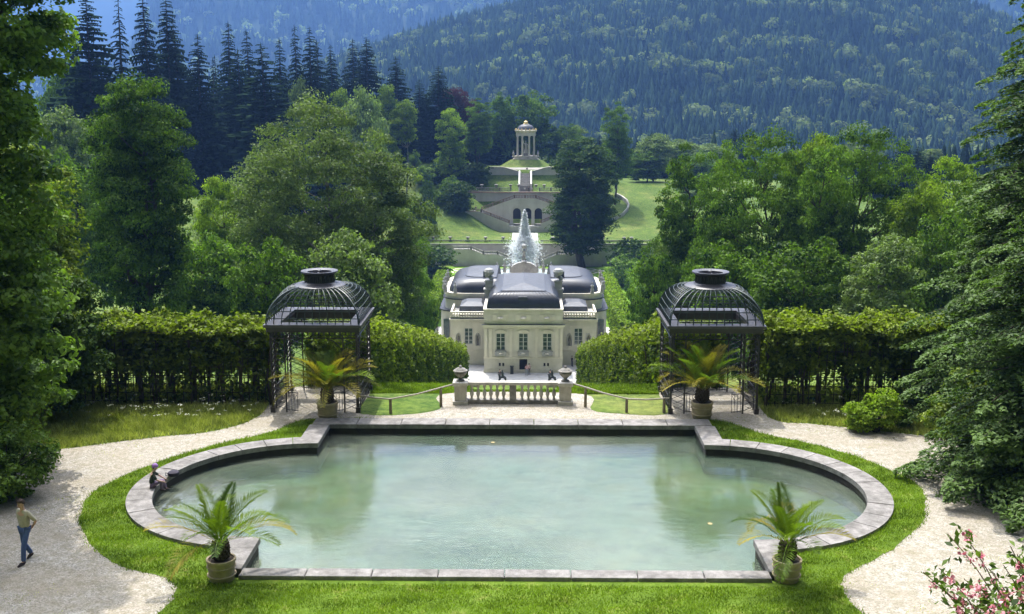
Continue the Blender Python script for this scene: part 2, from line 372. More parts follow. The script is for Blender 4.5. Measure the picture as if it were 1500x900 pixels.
def band(n, y0, y1, p0=-60, p1=1570):
    y = np.sqrt(rng.uniform(y0*y0, y1*y1, n)); px = rng.uniform(p0, p1, n); x = (px-772)/FPX*y
    return x, y
cps = [conifer_proto(15+2.2*k, 3.5+.3*k, 5, 7, rng) for k in range(5)]
rps = [round_proto(17, 7.2, 210, rng, 1.05) for k in range(4)]
def wood(name, n, y0, y1, frac_round, ssc, protos, rprotos, lo=0, yk=None):
    x, y = band(n, y0, y1); z = hz(x, y)
    cl = wob(x, y, 6.28/(y0*.11), 11)+.6*wob(x, y, 6.28/(y0*.03), 12)+rng.normal(size=n)*.35
    isr = cl > np.quantile(cl, 1-frac_round)
    if yk is not None:
        k = yk(x, y); x, y, z, isr = x[k], y[k], z[k], isr[k]
    s = rng.uniform(.72, 1.2, len(x))*ssc; P = np.stack([x, y, z-.5], 1)
    c = ~isr; t = rng.rand(len(x))
    S = np.stack([s*rng.uniform(.85, 1.15, len(x)), s], 1)
    a = scatter(name+'_conifers', protos, P[c], S[c], MATS['far_conifer'], t[c])
    tag(a, kind='stuff')
    if isr.any():
        b = scatter(name+'_broadleaf_trees', rprotos, P[isr], S[isr], MATS['far_broadleaf'], t[isr]); tag(b, kind='stuff')
        return a, b
    return a, None
def tagw(ab, la, lb):
    tag(ab[0], la, 'forest')
    if ab[1]: tag(ab[1], lb, 'forest')
tagw(wood('hillside_forest', 30000, 745, 1530, .105, 1.0, cps, rps), 'dense dark spruce forest covering the big hill beyond the temple', 'paler rounded broadleaf crowns scattered through the spruces of the big hill')
cps2 = [conifer_proto(30, 5, 3, 5, rng) for k in range(3)]; rps2 = [round_proto(20, 8, 36, rng, 2.8) for k in range(3)]
tagw(wood('distant_forest', 15000, 1950, 3350, .14, 1.35, cps2, rps2), 'hazy blue spruce forest on the further mountain behind the big hill', 'pale hazy broadleaf crowns on the further mountain behind the big hill')
tagw(wood('valley_wood', 1900, 395, 760, .3, .75, cps, rps, yk=lambda x, y: (y > np.interp(772+FPX*x/y, [0, 500, 800, 1000, 1500], [400, 400, 385, 395, 400]))), 'band of dark spruces in the valley between the temple and the big hill', 'rounded broadleaf trees among the valley spruces behind the temple')
# ================================================================== pool
stone('coping_stone', (.14,.13,.122), (.35,.33,.315), 3.2, .9, .85, .8, .03, dirt=(.10,.095,.085))
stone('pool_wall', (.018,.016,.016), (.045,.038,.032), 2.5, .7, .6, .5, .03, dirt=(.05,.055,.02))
def coping_piece(mb, lp, gap=.012):   # lp: quad (inner a, inner b, outer b, outer a)
    c = (sum(p[0] for p in lp)/4, sum(p[1] for p in lp)/4); dz = random.uniform(-.006, .006)
    q = [(p[0]+(c[0]-p[0])*gap/max(.2, math.dist(p, c)), p[1]+(c[1]-p[1])*gap/max(.2, math.dist(p, c))) for p in lp]
    mb.loft([[(p[0], p[1], -.05) for p in q], [(p[0], p[1], .10+dz) for p in q], [(c[0]+(p[0]-c[0])*.975, c[1]+(p[1]-c[1])*.975, .12+dz) for p in q]])
random.seed(3)
pool = empty('pool_basin', (0, 33.8, 0)); tag(pool, 'ornamental pool with weathered stone coping and rounded ends on the terrace lawn', 'pool')
def child_off(o, root): o.location = (o.location[0]-root.location[0], o.location[1]-root.location[1], o.location[2]-root.location[2])
mb = MB()
def strip(x0, x1, y0, y1, n, horiz=True):
    for k in range(n):
        if horiz:
            a, b = x0+(x1-x0)*k/n, x0+(x1-x0)*(k+1)/n; coping_piece(mb, [(a, y0), (b, y0), (b, y1), (a, y1)])
        else:
            a, b = y0+(y1-y0)*k/n, y0+(y1-y0)*(k+1)/n; coping_piece(mb, [(x0, a), (x1, a), (x1, b), (x0, b)])
strip(-6.98, 6.98, 26.7, 27.2, 8); strip(-7.7, 7.7, 40.4, 41.28, 9)
ai = math.asin((40.4-PC-2.39)/PR) if False else None
a_in = math.acos(0)  # half circle
for s in (-1, 1):
    n = 15; a0 = -math.pi/2+.0; 
    for k in range(n):
        t0, t1 = -math.pi/2+math.pi*k/n, -math.pi/2+math.pi*(k+1)/n
        for (u0, u1) in ((t0, (t0+t1)/2-.0), ((t0+t1)/2+.0, t1)) if False else ((t0, t1),):
            # curved stone made of three sub-quads so the arc reads round
            vs_ = []; m3 = 4; g_ = .0028
            inn = [(s*(PW+PR*math.cos(u)), PC+PR*math.sin(u)) for u in np.linspace(u0+g_, u1-g_, m3)]
            ou = [(s*(PW+(PR+.78)*math.cos(u)), PC+(PR+.78)*math.sin(u)) for u in np.linspace(u0+g_, u1-g_, m3)]
            lp = inn+ou[::-1]; dz = random.uniform(-.006, .006)
            mb.loft([[(p[0], p[1], -.05) for p in lp], [(p[0], p[1], .118+dz) for p in lp]])
    x0, x1 = sorted((s*7.0, s*7.78)); strip(x0, x1, 27.15, PC-PR-.01, 1, False); strip(x0, x1, PC+PR+.01, 40.37, 1, False)
cp = mb.build('coping', MATS['coping_stone'], pool); child_off(cp, pool)
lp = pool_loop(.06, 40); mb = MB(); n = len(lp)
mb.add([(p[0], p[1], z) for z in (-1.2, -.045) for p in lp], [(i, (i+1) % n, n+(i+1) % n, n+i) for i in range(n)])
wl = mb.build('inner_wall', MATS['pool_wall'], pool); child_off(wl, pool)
m, N, L, o = new_mat('pool_floor'); g = N.new('ShaderNodeNewGeometry').outputs['Position']
c = ramp(N, L, noise(N, L, g, .28, 7, .62), [(.30, (.13,.16,.03)), (.44, (.20,.23,.06)), (.56, (.26,.34,.18)), (.68, (.30,.31,.09))])
c = mixc(N, L, ramp(N, L, noise(N, L, g, 1.3, 8, .75), [(.5, (0,0,0)), (.66, (.65,.65,.65))]), c, (.10,.13,.05))
p = N.new('ShaderNodeBsdfPrincipled'); L.new(c, p.inputs['Base Color']); p.inputs['Roughness'].default_value = 1; L.new(p.outputs[0], o.inputs[0])
mb = MB(); mb.add([(p[0], p[1], -1.0) for p in pool_loop(.05)], [tuple(range(len(lp)))]); fl = mb.build('floor', MATS['pool_floor'], pool); child_off(fl, pool)
m, N, L, o = new_mat('pool_water'); g = N.new('ShaderNodeNewGeometry').outputs['Position']
mp = N.new('ShaderNodeMapping'); mp.inputs['Scale'].default_value = (1, 2.0, 1); L.new(g, mp.inputs['Vector'])
w1 = noise(N, L, mp.outputs[0], 2.2, 5, .6); msk = noise(N, L, g, .22, 3, .6)
bn = N.new('ShaderNodeBump'); bn.inputs['Distance'].default_value = .03; L.new(w1, bn.inputs['Height'])
L.new(ramp(N, L, msk, [(.40, (.12,)*3), (.62, (.55,)*3)]), bn.inputs['Strength'])
fr = N.new('ShaderNodeFresnel'); fr.inputs['IOR'].default_value = 2.1; L.new(bn.outputs[0], fr.inputs['Normal'])
gl = N.new('ShaderNodeBsdfGlossy'); gl.inputs['Roughness'].default_value = .03; L.new(bn.outputs[0], gl.inputs['Normal'])
tr = N.new('ShaderNodeBsdfTransparent'); tr.inputs['Color'].default_value = (.74,.90,.80,1)
df = N.new('ShaderNodeBsdfDiffuse'); L.new(ramp(N, L, noise(N, L, g, .20, 5, .6), [(.38, (.17,.24,.17)), (.62, (.36,.40,.31))]), df.inputs['Color'])
s1 = N.new('ShaderNodeMixShader'); s1.inputs[0].default_value = .30; L.new(tr.outputs[0], s1.inputs[1]); L.new(df.outputs[0], s1.inputs[2])
s2 = N.new('ShaderNodeMixShader'); L.new(fr.outputs[0], s2.inputs[0]); L.new(s1.outputs[0], s2.inputs[1]); L.new(gl.outputs[0], s2.inputs[2]); L.new(s2.outputs[0], o.inputs[0])
mb = MB(); mb.add([(p[0], p[1], -.30) for p in pool_loop(.055)], [tuple(range(len(lp)))])
tag(mb.build('pool_water', MATS['pool_water']), kind='structure')
# ------------------------------------------------------------------ balustrade + urns
stone('pale_stone', (.42,.39,.34), (.62,.59,.54), 3.5, .85, .7, .5, .01, dirt=(.16,.15,.13), streak=True)
stone('dark_stone', (.16,.15,.14), (.36,.34,.31), 5, .9, .6, .6, .01, dirt=(.07,.07,.06), streak=True)
bal = empty('stone_balustrade', (0, 43.9, 0), 0, (.868, 1, 1)); tag(bal, 'weathered stone balustrade with two pedestals and rows of balusters behind the pool', 'balustrade')
MB().box(-2.22, 2.22, -.15, .15, .02, .17).build('plinth', MATS['dark_stone'], bal, bevel=.01)
MB().box(-2.18, 2.18, -.17, .17, .80, .93).build('top_rail', MATS['pale_stone'], bal, bevel=.02)
for x in (-2.5, 2.5):
    mb = MB(); mb.box(x-.36, x+.36, -.36, .36, -.02, .16).box(x-.28, x+.28, -.28, .28, .16, .80).box(x-.36, x+.36, -.36, .36, .80, .95)
    mb.build('pedestal', MATS['pale_stone'], bal, bevel=.018)
MB().box(-.16, .16, -.12, .12, .17, .80).build('middle_pier', MATS['dark_stone'], bal, bevel=.01)
bp = [(.075,0),(.075,.05),(.05,.07),(.055,.11),(.10,.22),(.095,.29),(.05,.40),(.04,.46),(.055,.50),(.075,.53),(.075,.63)]
for s in (-1, 1):
    for k in range(6):
        MB().lathe(bp, 10).build('baluster', MATS['pale_stone'], bal, smooth=True).location = (s*(.44+k*.305), 0, .17)
def urn(x, y, z, s, label, group, mt='dark_stone', lid=True):
    u = empty('stone_urn', (x, y, z), 0, s); tag(u, label, 'urn', group)
    MB().lathe([(.19,0),(.19,.05),(.08,.09),(.07,.14),(.14,.19),(.25,.30),(.29,.40),(.24,.45)], 18).build('bowl', MATS[mt], u, smooth=True)
    MB().lathe([(.31,.455),(.33,.48),(.31,.50),(.24,.53)], 18).build('rim', MATS[mt], u, smooth=True)
    if lid: MB().lathe([(.25,.535),(.20,.58),(.08,.62),(.05,.64),(.07,.68),(.03,.72)], 14).build('lid', MATS[mt], u, smooth=True)
    return u
urn(-2.17, 43.9, .95, .92, 'lidded stone urn on the left pedestal of the balustrade', 'urns on the balustrade')
urn(2.17, 43.9, .95, .92, 'lidded stone urn on the right pedestal of the balustrade', 'urns on the balustrade')
# ------------------------------------------------------------------ wooden railings
plain('post_wood', (.22,.18,.13), .85, var=.3); plain('rail_wood', (.40,.36,.30), .85, var=.25)
def railing(pts, rail, label):
    r = empty('wooden_railing', (pts[1][0], pts[1][1], 0)); tag(r, label, 'railing', 'wooden railings beside the balustrade')
    for x, y, h in pts:
        MB().tube([(x-pts[1][0], y-pts[1][1], hz0(x, y)-.1), (x-pts[1][0], y-pts[1][1], h)], [.065, .055], 7).build('post', MATS['post_wood'], r)
    MB().tube([(x-pts[1][0], y-pts[1][1], z) for x, y, z in rail], .035, 7).build('handrail', MATS['rail_wood'], r, smooth=True)
def hz0(x, y): return float(hz(np.array([x]), np.array([y]))[0])
lr = [(-6.25,42.55,.72),(-4.9,42.35,.62),(-2.95,43.35,.82)]
railing(lr, [(-6.3,42.6,.68),(-5.6,42.45,.62),(-4.9,42.3,.6),(-3.9,42.75,.68),(-2.95,43.35,.80),(-2.5,43.7,.84)], 'wooden post and rail on the left, between the left iron pavilion and balustrade')
rr = [(2.98,43.35,.82),(4.6,42.6,.6),(6.1,42.55,.62)]
railing(rr, [(2.5,43.75,.88),(2.98,43.35,.84),(3.7,42.95,.70),(4.6,42.55,.58),(5.4,42.5,.56),(6.35,42.6,.60)], 'wooden post and rail on the right, between balustrade and right iron pavilion')

# ------------------------------------------------------------------ iron pavilions
stone('black_iron', (.012,.011,.014), (.03,.026,.034), 6, .38, .3, .2, .004, .0, dirt=(.05,.03,.02), spec=.6)
stone('slab_iron', (.035,.033,.042), (.075,.072,.085), 2.5, .42, .5, .2, .006, 0, dirt=(.035,.03,.03), spec=.6)
stone('green_iron', (.016,.030,.029), (.034,.055,.052), 6, .5, .3, .2, .003, 0, spec=.5)
def pavilion(x, y, label):
    P = empty('iron_pavilion', (x, y, 0)); tag(P, label, 'pavilion', 'iron pavilions behind the pool')
    ik = MATS['black_iron']; W = 1.72; H_ = 3.48
    for sx in (-1, 1):
        for sy in (-1, 1):
            mb = MB()
            for (ox, oy) in ((0, 0), (-.55*sx, 0), (0, -.55*sy)):
                mb.tube([(sx*W+ox, sy*W+oy, 0), (sx*W+ox, sy*W+oy, H_-.3)], .05 if ox == 0 and oy == 0 else .032, 6)
            for k in range(13):
                z = .12+k*.24; mb.tube([(sx*W, sy*W, z), (sx*W-.55*sx, sy*W, z+.24)], .011, 4, False); mb.tube([(sx*W, sy*W, z), (sx*W, sy*W-.55*sy, z+.24)], .011, 4, False)
                mb.tube([(sx*W, sy*W, z+.24), (sx*W-.55*sx, sy*W, z)], .011, 4, False); mb.tube([(sx*W, sy*W, z+.24), (sx*W, sy*W-.55*sy, z)], .011, 4, False)
            mb.box(sx*W-.09, sx*W+.09, sy*W-.09, sy*W+.09, 0, .22)
            mb.build('corner_post', ik, P)
    for a in range(4):
        q = Matrix.Rotation(a*math.pi/2, 4, 'Z'); mb = MB()
        mb.tube([(-W, -W, H_-.05), (W, -W, H_-.05)], .035, 6); mb.tube([(-W, -W, H_-.42), (W, -W, H_-.42)], .028, 6)
        n = 16
        for k in range(n):
            xa = -W+2*W*k/n; xb = -W+2*W*(k+1)/n; xm = (xa+xb)/2
            mb.tube([(xm+.1*math.cos(t), -W, H_-.235+.1*math.sin(t)) for t in np.linspace(0, 2*math.pi, 9)], .013, 4, False)
            mb.tube([(xa, -W, H_-.42), (xa, -W, H_-.05)], .013, 4, False)
        # arched spandrel scrolls
        for s in (-1, 1):
            mb.tube([(s*(W-.55), -W, H_-1.25), (s*(W-.62), -W, H_-.85), (s*(W-.9), -W, H_-.55), (s*(W-1.2), -W, H_-.44)], .02, 5, False)
        o_ = mb.build('frieze', ik, P); o_.matrix_local = q
        if a % 2 == 0 or True:
            mb = MB(); k0 = 1.2
            if a in (1, 3):
                for z in (.2, .55, .95): mb.tube([(-k0, -W, z), (k0, -W, z)], .02, 5)
                for k in range(15):
                    xx = -k0+2*k0*k/14; mb.tube([(xx, -W, .02), (xx, -W, .95)], .013, 4, False)
                for k in range(7):
                    xx = -k0+2*k0*(k+.5)/7; mb.tube([(xx+.17*math.cos(t), -W, .75+.17*math.sin(t)) for t in np.linspace(0, 2*math.pi, 9)], .011, 4, False)
                o_ = mb.build('side_railing', ik, P); o_.matrix_local = q
            else:
                for s in (-1, 1):
                    mb = MB()
                    for z in (.12, .85): mb.tube([(s*1.2, -W, z), (s*.7, -W, z-.05)], .018, 5)
                    for k in range(5): mb.tube([(s*(1.2-.12*k), -W, .05), (s*(1.2-.12*k), -W, .85-.03*k)], .012, 4, False)
                    mb.tube([(s*1.15, -W, .85), (s*.85, -W, 1.0), (s*.7, -W, .8), (s*.85, -W, .55), (s*1.0, -W, .65)], .012, 4, False)
                    o_ = mb.build('gate_panel', ik, P); o_.matrix_local = q
    # slab frame with open middle
    mb = MB(); E_, I_ = 1.95, 1.38
    for lo, hi in (((-E_, -E_), (E_, -I_)), ((-E_, I_), (E_, E_)), ((-E_, -I_), (-I_, I_)), ((I_, -I_), (E_, I_))):
        mb.box(lo[0], hi[0], lo[1], hi[1], H_+.04, H_+.15)
    mb.build('roof_slab', MATS['slab_iron'], P)
    mb = MB()
    for lo, hi in (((-E_+.1, -E_+.1), (E_-.1, -I_-.06)), ((-E_+.1, I_+.06), (E_-.1, E_-.1)), ((-E_+.1, -I_-.06), (-I_-.06, I_+.06)), ((I_+.06, -I_-.06), (E_-.1, I_+.06))):
        mb.box(lo[0], hi[0], lo[1], hi[1], H_-.16, H_+.037)
    mb.build('cornice', ik, P)
    mb = MB()
    for s in (-1, 1):
        mb.box(-I_, I_, s*I_-.02, s*I_+.02, H_-.22, H_+.038); mb.box(s*I_-.02, s*I_+.02, -I_+.02, I_-.02, H_-.22, H_+.038)
    mb.build('opening_liner', ik, P)
    # dome: square at the eaves to round at the crown
    def dp(u, t):      # u position round 0..4 (side+fraction), t height 0..1
        a = int(u) % 4; f = (u-int(u))*2-1; ang = t*math.pi/2*.93
        r = .86+(1.84-.86)*math.cos(ang)**.85 if t < 1 else .86
        sqx, sqy = f*r, -r; phi = math.atan2(-1, f) ; b = .25+.75*t**1.0
        th = -math.pi/2+f*math.pi/4; cx_, cy_ = r*math.cos(th)*1.02, r*math.sin(th)*1.02
        k = t**2.2; X = sqx*(1-k)+cx_*k; Y = sqy*(1-k)+cy_*k
        Z = H_+.16+1.30*math.sin(ang)/math.sin(math.pi/2*.93)
        v = Matrix.Rotation(a*math.pi/2, 4, 'Z') @ Vector((X, Y, Z)); return v
    for a in range(4):
        for k in range(12):
            u = a+k/12; th_ = .038 if k == 0 else .021
            MB().tube([dp(u, t) for t in np.linspace(0, 1, 11)], th_, 5, False).build('dome_rib', MATS['green_iron'], P)
    for t in (.12, .27, .42, .56, .69, .81, .92):
        MB().tube([dp(u, t) for u in np.linspace(0, 3.9999, 41)], .019, 5, False).build('dome_hoop', MATS['green_iron'], P)
    zc = H_+.16+1.30
    MB().lathe([(1.03,-.04),(1.05,0),(.98,.04),(.72,.07),(.66,.13),(.58,.13),(.58,0),(.9,-.04)], 30, (0, 0, zc)).build('crown_base', MATS['slab_iron'], P, smooth=True)
    mb = MB()
    for k in range(22):
        a = 2*math.pi*k/22; mb.tube([(.62*math.cos(a), .62*math.sin(a), zc+.1), (.56*math.cos(a), .56*math.sin(a), zc+.25), (.60*math.cos(a+.1), .60*math.sin(a+.1), zc+.45)], .022, 4, False)
        mb.tube([(.61*math.cos(a+.14), .61*math.sin(a+.14), zc+.16), (.57*math.cos(a+.14), .57*math.sin(a+.14), zc+.42)], .03, 4, False)
    mb.lathe([(.56,.12),(.53,.28),(.57,.46),(.55,.46),(.51,.28),(.54,.12)], 24, (0, 0, zc)); mb.build('crown_lattice', ik, P)
    n = 32; mb = MB()
    prof = [(.56,.44),(.70,.50),(.76,.55),(.75,.585),(.60,.575),(.50,.54),(.48,.48)]
    V_ = [(r*math.cos(2*math.pi*k/n), r*math.sin(2*math.pi*k/n), zc+z) for r, z in prof for k in range(n)]; m_ = len(prof)
    mb.add(V_, [(i*n+k, i*n+(k+1) % n, ((i+1) % m_)*n+(k+1) % n, ((i+1) % m_)*n+k) for i in range(m_) for k in range(n)])
    mb.build('crown_ring', MATS['slab_iron'], P, smooth=True)
    mb = MB(); mb.tube([(-.5, 0, zc+.53), (.5, 0, zc+.53)], .02, 5); mb.tube([(0, -.5, zc+.53), (0, .5, zc+.53)], .02, 5); mb.lathe([(.1,.53),(.09,.60),(.03,.64)], 8, (0, 0, zc)); mb.build('crown_cross', MATS['slab_iron'], P)
    return P
pavilion(-7.93, 44.15, 'black iron garden pavilion with open caged dome, the left one of two')
pavilion(8.06, 44.15, 'black iron garden pavilion with open caged dome, the right one of two')
# ================================================================== palms in pots
leafmat('palm_leaf', (.06,.13,.012), (.15,.21,.022), .38, .06, grough=.35)
leafmat('palm_leaf_yellow', (.12,.14,.015), (.30,.24,.04), .38, .06, grough=.4)
stone('terracotta', (.34,.27,.17), (.46,.38,.26), 5, .8, .6, .3, .01, dirt=(.15,.13,.08)); plain('palm_trunk', (.07,.05,.035), .95, var=.4, scale=30); plain('pot_soil', (.04,.03,.02), .95)
def palm(x, y, z, s, nf, seed, plabel, tlabel, mname, up=.5, span=1.0):
    rs = np.random.RandomState(seed)
    pot = empty('plant_pot', (x, y, z), rs.uniform(0, 6), s); tag(pot, plabel, 'plant pot', 'pots of the palms round the pool')
    MB().lathe([(.30,0),(.315,.03),(.335,.2),(.36,.52),(.385,.54),(.385,.60),(.355,.61),(.33,.60),(.33,.55)], 26).build('body', MATS['terracotta'], pot, smooth=True)
    for zz in (.17, .40): MB().lathe([(.32+.05*zz,zz-.02),(.372+.02*zz,zz-.012),(.372+.02*zz,zz+.012),(.32+.05*zz,zz+.02)], 26).build('hoop', MATS['terracotta'], pot, smooth=True)
    MB().lathe([(.32,.545),(.32,.56),(0.02,.58)], 16).build('soil', MATS['pot_soil'], pot)
    T = empty('palm_tree', (x, y, z+.56*s), rs.uniform(0, 6), s); tag(T, tlabel, 'palm', 'potted palms round the pool')
    mb = MB(); mb.lathe([(.10,-.02),(.17,.08),(.19,.25),(.15,.42),(.06,.52)], 12)
    for k in range(70):
        a = k*2.399; zz = .02+.46*k/70; r = .17-.06*max(0, zz-.3)/.2
        mb.tube([(r*.8*math.cos(a), r*.8*math.sin(a), zz), ((r+.07)*math.cos(a), (r+.07)*math.sin(a), zz+.08), ((r+.05)*math.cos(a), (r+.05)*math.sin(a), zz+.13)], [.035, .028, .006], 4)
    mb.build('trunk', MATS['palm_trunk'], T)
    for i in range(nf):
        az = i*2.399+rs.uniform(-.25, .25); q = (i+.5)/nf; el = R(86-62*q**.9)*(.75+.5*up)+rs.uniform(-.08, .08); el = min(el, R(86))
        ln = (1.25+.5*q**.5)*span*rs.uniform(.9, 1.1); bend = (.55+1.0*q)*rs.uniform(.75, 1.25)
        pts = []; p = np.array([.05*math.cos(az), .05*math.sin(az), .44]); e = el; ns = 16; tw = rs.uniform(-.25, .25); a_ = az
        for k in range(ns+1):
            pts.append(p.copy()); d = np.array([math.cos(a_)*math.cos(e), math.sin(a_)*math.cos(e), math.sin(e)]); p = p+d*ln/ns; e -= bend/ns*(.4+1.2*k/ns); a_ += tw/ns
        V = []; F = []; P_ = np.array(pts)
        # rachis as a thin flat strip
        side = np.array([-math.sin(az), math.cos(az), 0])
        for k in range(ns):
            wdt = .016*(1-k/ns)+.004
            b = len(V); V += [P_[k]-side*wdt, P_[k]+side*wdt, P_[k+1]+side*wdt*.9, P_[k+1]-side*wdt*.9]; F.append((b, b+1, b+2, b+3))
        nl = 52
        for k in range(nl):
            t = .16+.84*k/nl; f = t*ns; i0 = min(int(f), ns-1); base = P_[i0]+(P_[i0+1]-P_[i0])*(f-i0); d = P_[i0+1]-P_[i0]; d /= np.linalg.norm(d)
            up_ = np.cross(side, d); up_ *= np.sign(up_[2]+1e-6) if abs(up_[2]) > .05 else 1; ll = ln*.28*math.sin(math.pi*(.18+.78*t))**.8*rs.uniform(.85, 1.1)
            for s_ in (-1, 1):
                ld = side*s_*.72+d*(.52+.35*t)+up_*(.34+rs.uniform(-.1, .1)); ld /= np.linalg.norm(ld)
                tip = base+ld*ll+np.array([0, 0, -.10*ll*rs.uniform(.3, 2)]); midp = base+ld*ll*.5; wd = np.cross(ld, up_); wd /= (np.linalg.norm(wd)+1e-6); wd = wd*.011+d*.003
                b = len(V); V += [base, midp+wd, tip, midp-wd]; F.append((b, b+1, b+2, b+3))
        old = q > .72 and rs.rand() < .7
        np_mesh('frond', V, F, MATS['palm_leaf_yellow' if (old or mname == 'y' and rs.rand() < .45) else 'palm_leaf'], T, tint=np.clip(rs.normal(.5, .22)+rs.uniform(-.15, .15, len(F)), 0, 1))
    return T
palm(-7.4, 26.72, 0, 1.0, 20, 5, 'ringed clay pot at the near left corner of the pool', 'green palm in the pot at the near left pool corner', 'g', .35, 1.1)
palm(7.38, 26.9, 0, 1.0, 20, 9, 'ringed clay pot at the near right corner of the pool', 'green palm in the pot at the near right pool corner', 'g', .42, 1.02)
palm(-7.3, 41.62, 0, 1.12, 32, 12, 'ringed clay pot at the far left pool corner before the pavilion', 'yellowing palm in front of the left iron pavilion', 'y', .35, 1.12)
palm(7.5, 41.8, 0, 1.15, 30, 21, 'ringed clay pot at the far right pool corner before the pavilion', 'yellowing palm in front of the right iron pavilion', 'y', .6, 1.2)

# ================================================================== leaf clouds and trees
leafmat('hornbeam_leaf', (.045,.09,.012), (.19,.24,.025), .50, .08)
leafmat('maple_leaf', (.020,.06,.008), (.14,.235,.026), .42, .06)
leafmat('pale_leaf', (.07,.12,.03), (.20,.27,.09), .45, .10)
leafmat('lime_leaf', (.07,.14,.012), (.22,.31,.03), .52, .05)
leafmat('dark_leaf', (.022,.05,.010), (.06,.105,.018), .35, .06)
leafmat('olive_leaf', (.06,.11,.012), (.17,.21,.025), .5, .06)
leafmat('purple_leaf', (.035,.014,.022), (.085,.035,.045), .3, .05, tcol=(1.6,.8,.9))
leafmat('spruce_needle', (.010,.024,.014), (.026,.048,.022), .10, .0)
leafmat('fir_needle', (.022,.058,.012), (.10,.165,.035), .34, .10)
leafmat('glossy_leaf', (.05,.115,.014), (.18,.28,.04), .42, .12, grough=.38)
stone('bark', (.045,.035,.026), (.10,.085,.065), 3, .95, .4, .8, .03, streak=True); stone('grey_bark', (.12,.11,.10), (.24,.23,.21), 3, .95, .4, .8, .03, streak=True)
def leaves(P, Nn, size, rs, aspect=.62, tint=None, tri=False):
    n = len(P); Nn = Nn/np.maximum(1e-6, np.linalg.norm(Nn, axis=1))[:, None]
    t = np.cross(Nn, rs.normal(size=(n, 3))); t /= np.maximum(1e-6, np.linalg.norm(t, axis=1))[:, None]; b = np.cross(Nn, t)
    s = (size*rs.uniform(.65, 1.25, n))[:, None]*.5; fold = Nn*s*.25
    V = np.stack([P-t*s, P+b*s*aspect+fold, P+t*s, P-b*s*aspect+fold], 1).reshape(-1, 3)
    return V, np.arange(4*n).reshape(n, 4)
def limb(mb, a, b, r0, r1, rs, n=6, sag=.08, segs=5):
    a = np.array(a, float); b = np.array(b, float); d = b-a; ln = np.linalg.norm(d); off = rs.normal(size=3)*ln*.06
    pts = []; 
    for k in range(segs+1):
        t = k/segs; p = a+d*t+off*math.sin(math.pi*t)+np.array([0, 0, ln*sag*math.sin(math.pi*t)]); pts.append(p)
    mb.tube(pts, [r0+(r1-r0)*k/segs for k in range(segs+1)], n, False); return pts
def leafy(name, h, crowns, nclump, rc, lpc, leaf, lm, bark, seed, trunk_r=None, z0=.25, bushy=False, tbias=0.0, flat=.62):
    """crowns: list of ellipsoids (x,y,z,rx,ry,rz) as fractions of h.  Returns (trunk_obj, crown_obj) data pair"""
    rs = np.random.RandomState(seed); C_ = []; Wt = []
    E = np.array(crowns, float)*h; vol = np.array([e[3]*e[4]*e[5] for e in E])**.67; vol /= vol.sum(); pick = rs.choice(len(E), nclump*3, p=vol)
    for k in pick:
        e = E[k]; d = rs.normal(size=3); d /= np.linalg.norm(d); r = rs.uniform(.08, 1)**.38*(1+.07*math.sin(4*d[0]+k)+.07*math.sin(5*d[1]+2*k)+.06*math.sin(6*d[2]))
        r = min(r, .97); p = e[:3]+d*r*e[3:6]
        if any(np.linalg.norm((p-f[:3])/f[3:6]) < .62 for j, f in enumerate(E) if j != k) and rs.rand() < .7: continue
        if p[2] < h*.05 and not bushy: continue
        C_.append(p)
        if len(C_) >= nclump: break
    C_ = np.array(C_); n = len(C_)
    rcl = rc*rs.uniform(.6, 1.35, n); ct = np.clip(rs.normal(.5, .2, n), 0, 1)
    idx = np.repeat(np.arange(n), lpc); m_ = len(idx)
    d = rs.normal(size=(m_, 3)); d[:, 2] = np.abs(d[:, 2])*1.0-.45; d /= np.linalg.norm(d, axis=1)[:, None]
    rr = rs.uniform(.15, 1, m_)**.45
    off = d*rr[:, None]*rcl[idx][:, None]; off[:, 2] *= flat
    P = C_[idx]+off; P[:, 2] = np.maximum(P[:, 2], .1)
    Nn = d*.8+rs.normal(size=(m_, 3))*.55+np.array([0, 0, .45])
    V, F = leaves(P, Nn, leaf, rs)
    top = np.clip((P[:, 2]-C_[:, 2][idx])/np.maximum(.2, rcl[idx]), -1, 1)
    crown = np_mesh('crown', V, F, MATS[lm], None, tint=np.clip(ct[idx]+rs.normal(0, .16, m_)+tbias, 0, 1))
    mb = MB(); tr = trunk_r or h*.018; ztop = h*.72
    if not bushy:
        base = E[:, :3].mean(0); tips = []
        mains = []
        for j, e in enumerate(E):
            mains.append(limb(mb, (0, 0, -.6 if j == 0 else h*z0*.6), (e[0], e[1], e[2]+e[5]*.55), tr*(1 if j == 0 else .6), tr*.15, rs, 8, 0, 8))
        sel = rs.choice(n, min(n, 70), replace=False)
        for k in sel:
            c = C_[k]; j = int(np.argmin([np.linalg.norm((c-e[:3])/e[3:6]) for e in E])); m2 = mains[j]; zt = c[2]-np.linalg.norm(c[:2]-E[j, :2])*.75
            q = min(m2, key=lambda p: abs(p[2]-max(zt, h*z0)))
            limb(mb, q, c, tr*rs.uniform(.16, .34), tr*.04, rs, 5, -.05, 4)
    else:
        for k in rs.choice(n, min(n, 26), replace=False): limb(mb, (rs.normal(0, .1), rs.normal(0, .1), -.2), C_[k], trunk_r or .04, .008, rs, 4, .1, 4)
    trunk = mb.build('trunk', MATS[bark], None, smooth=True)
    return trunk, crown
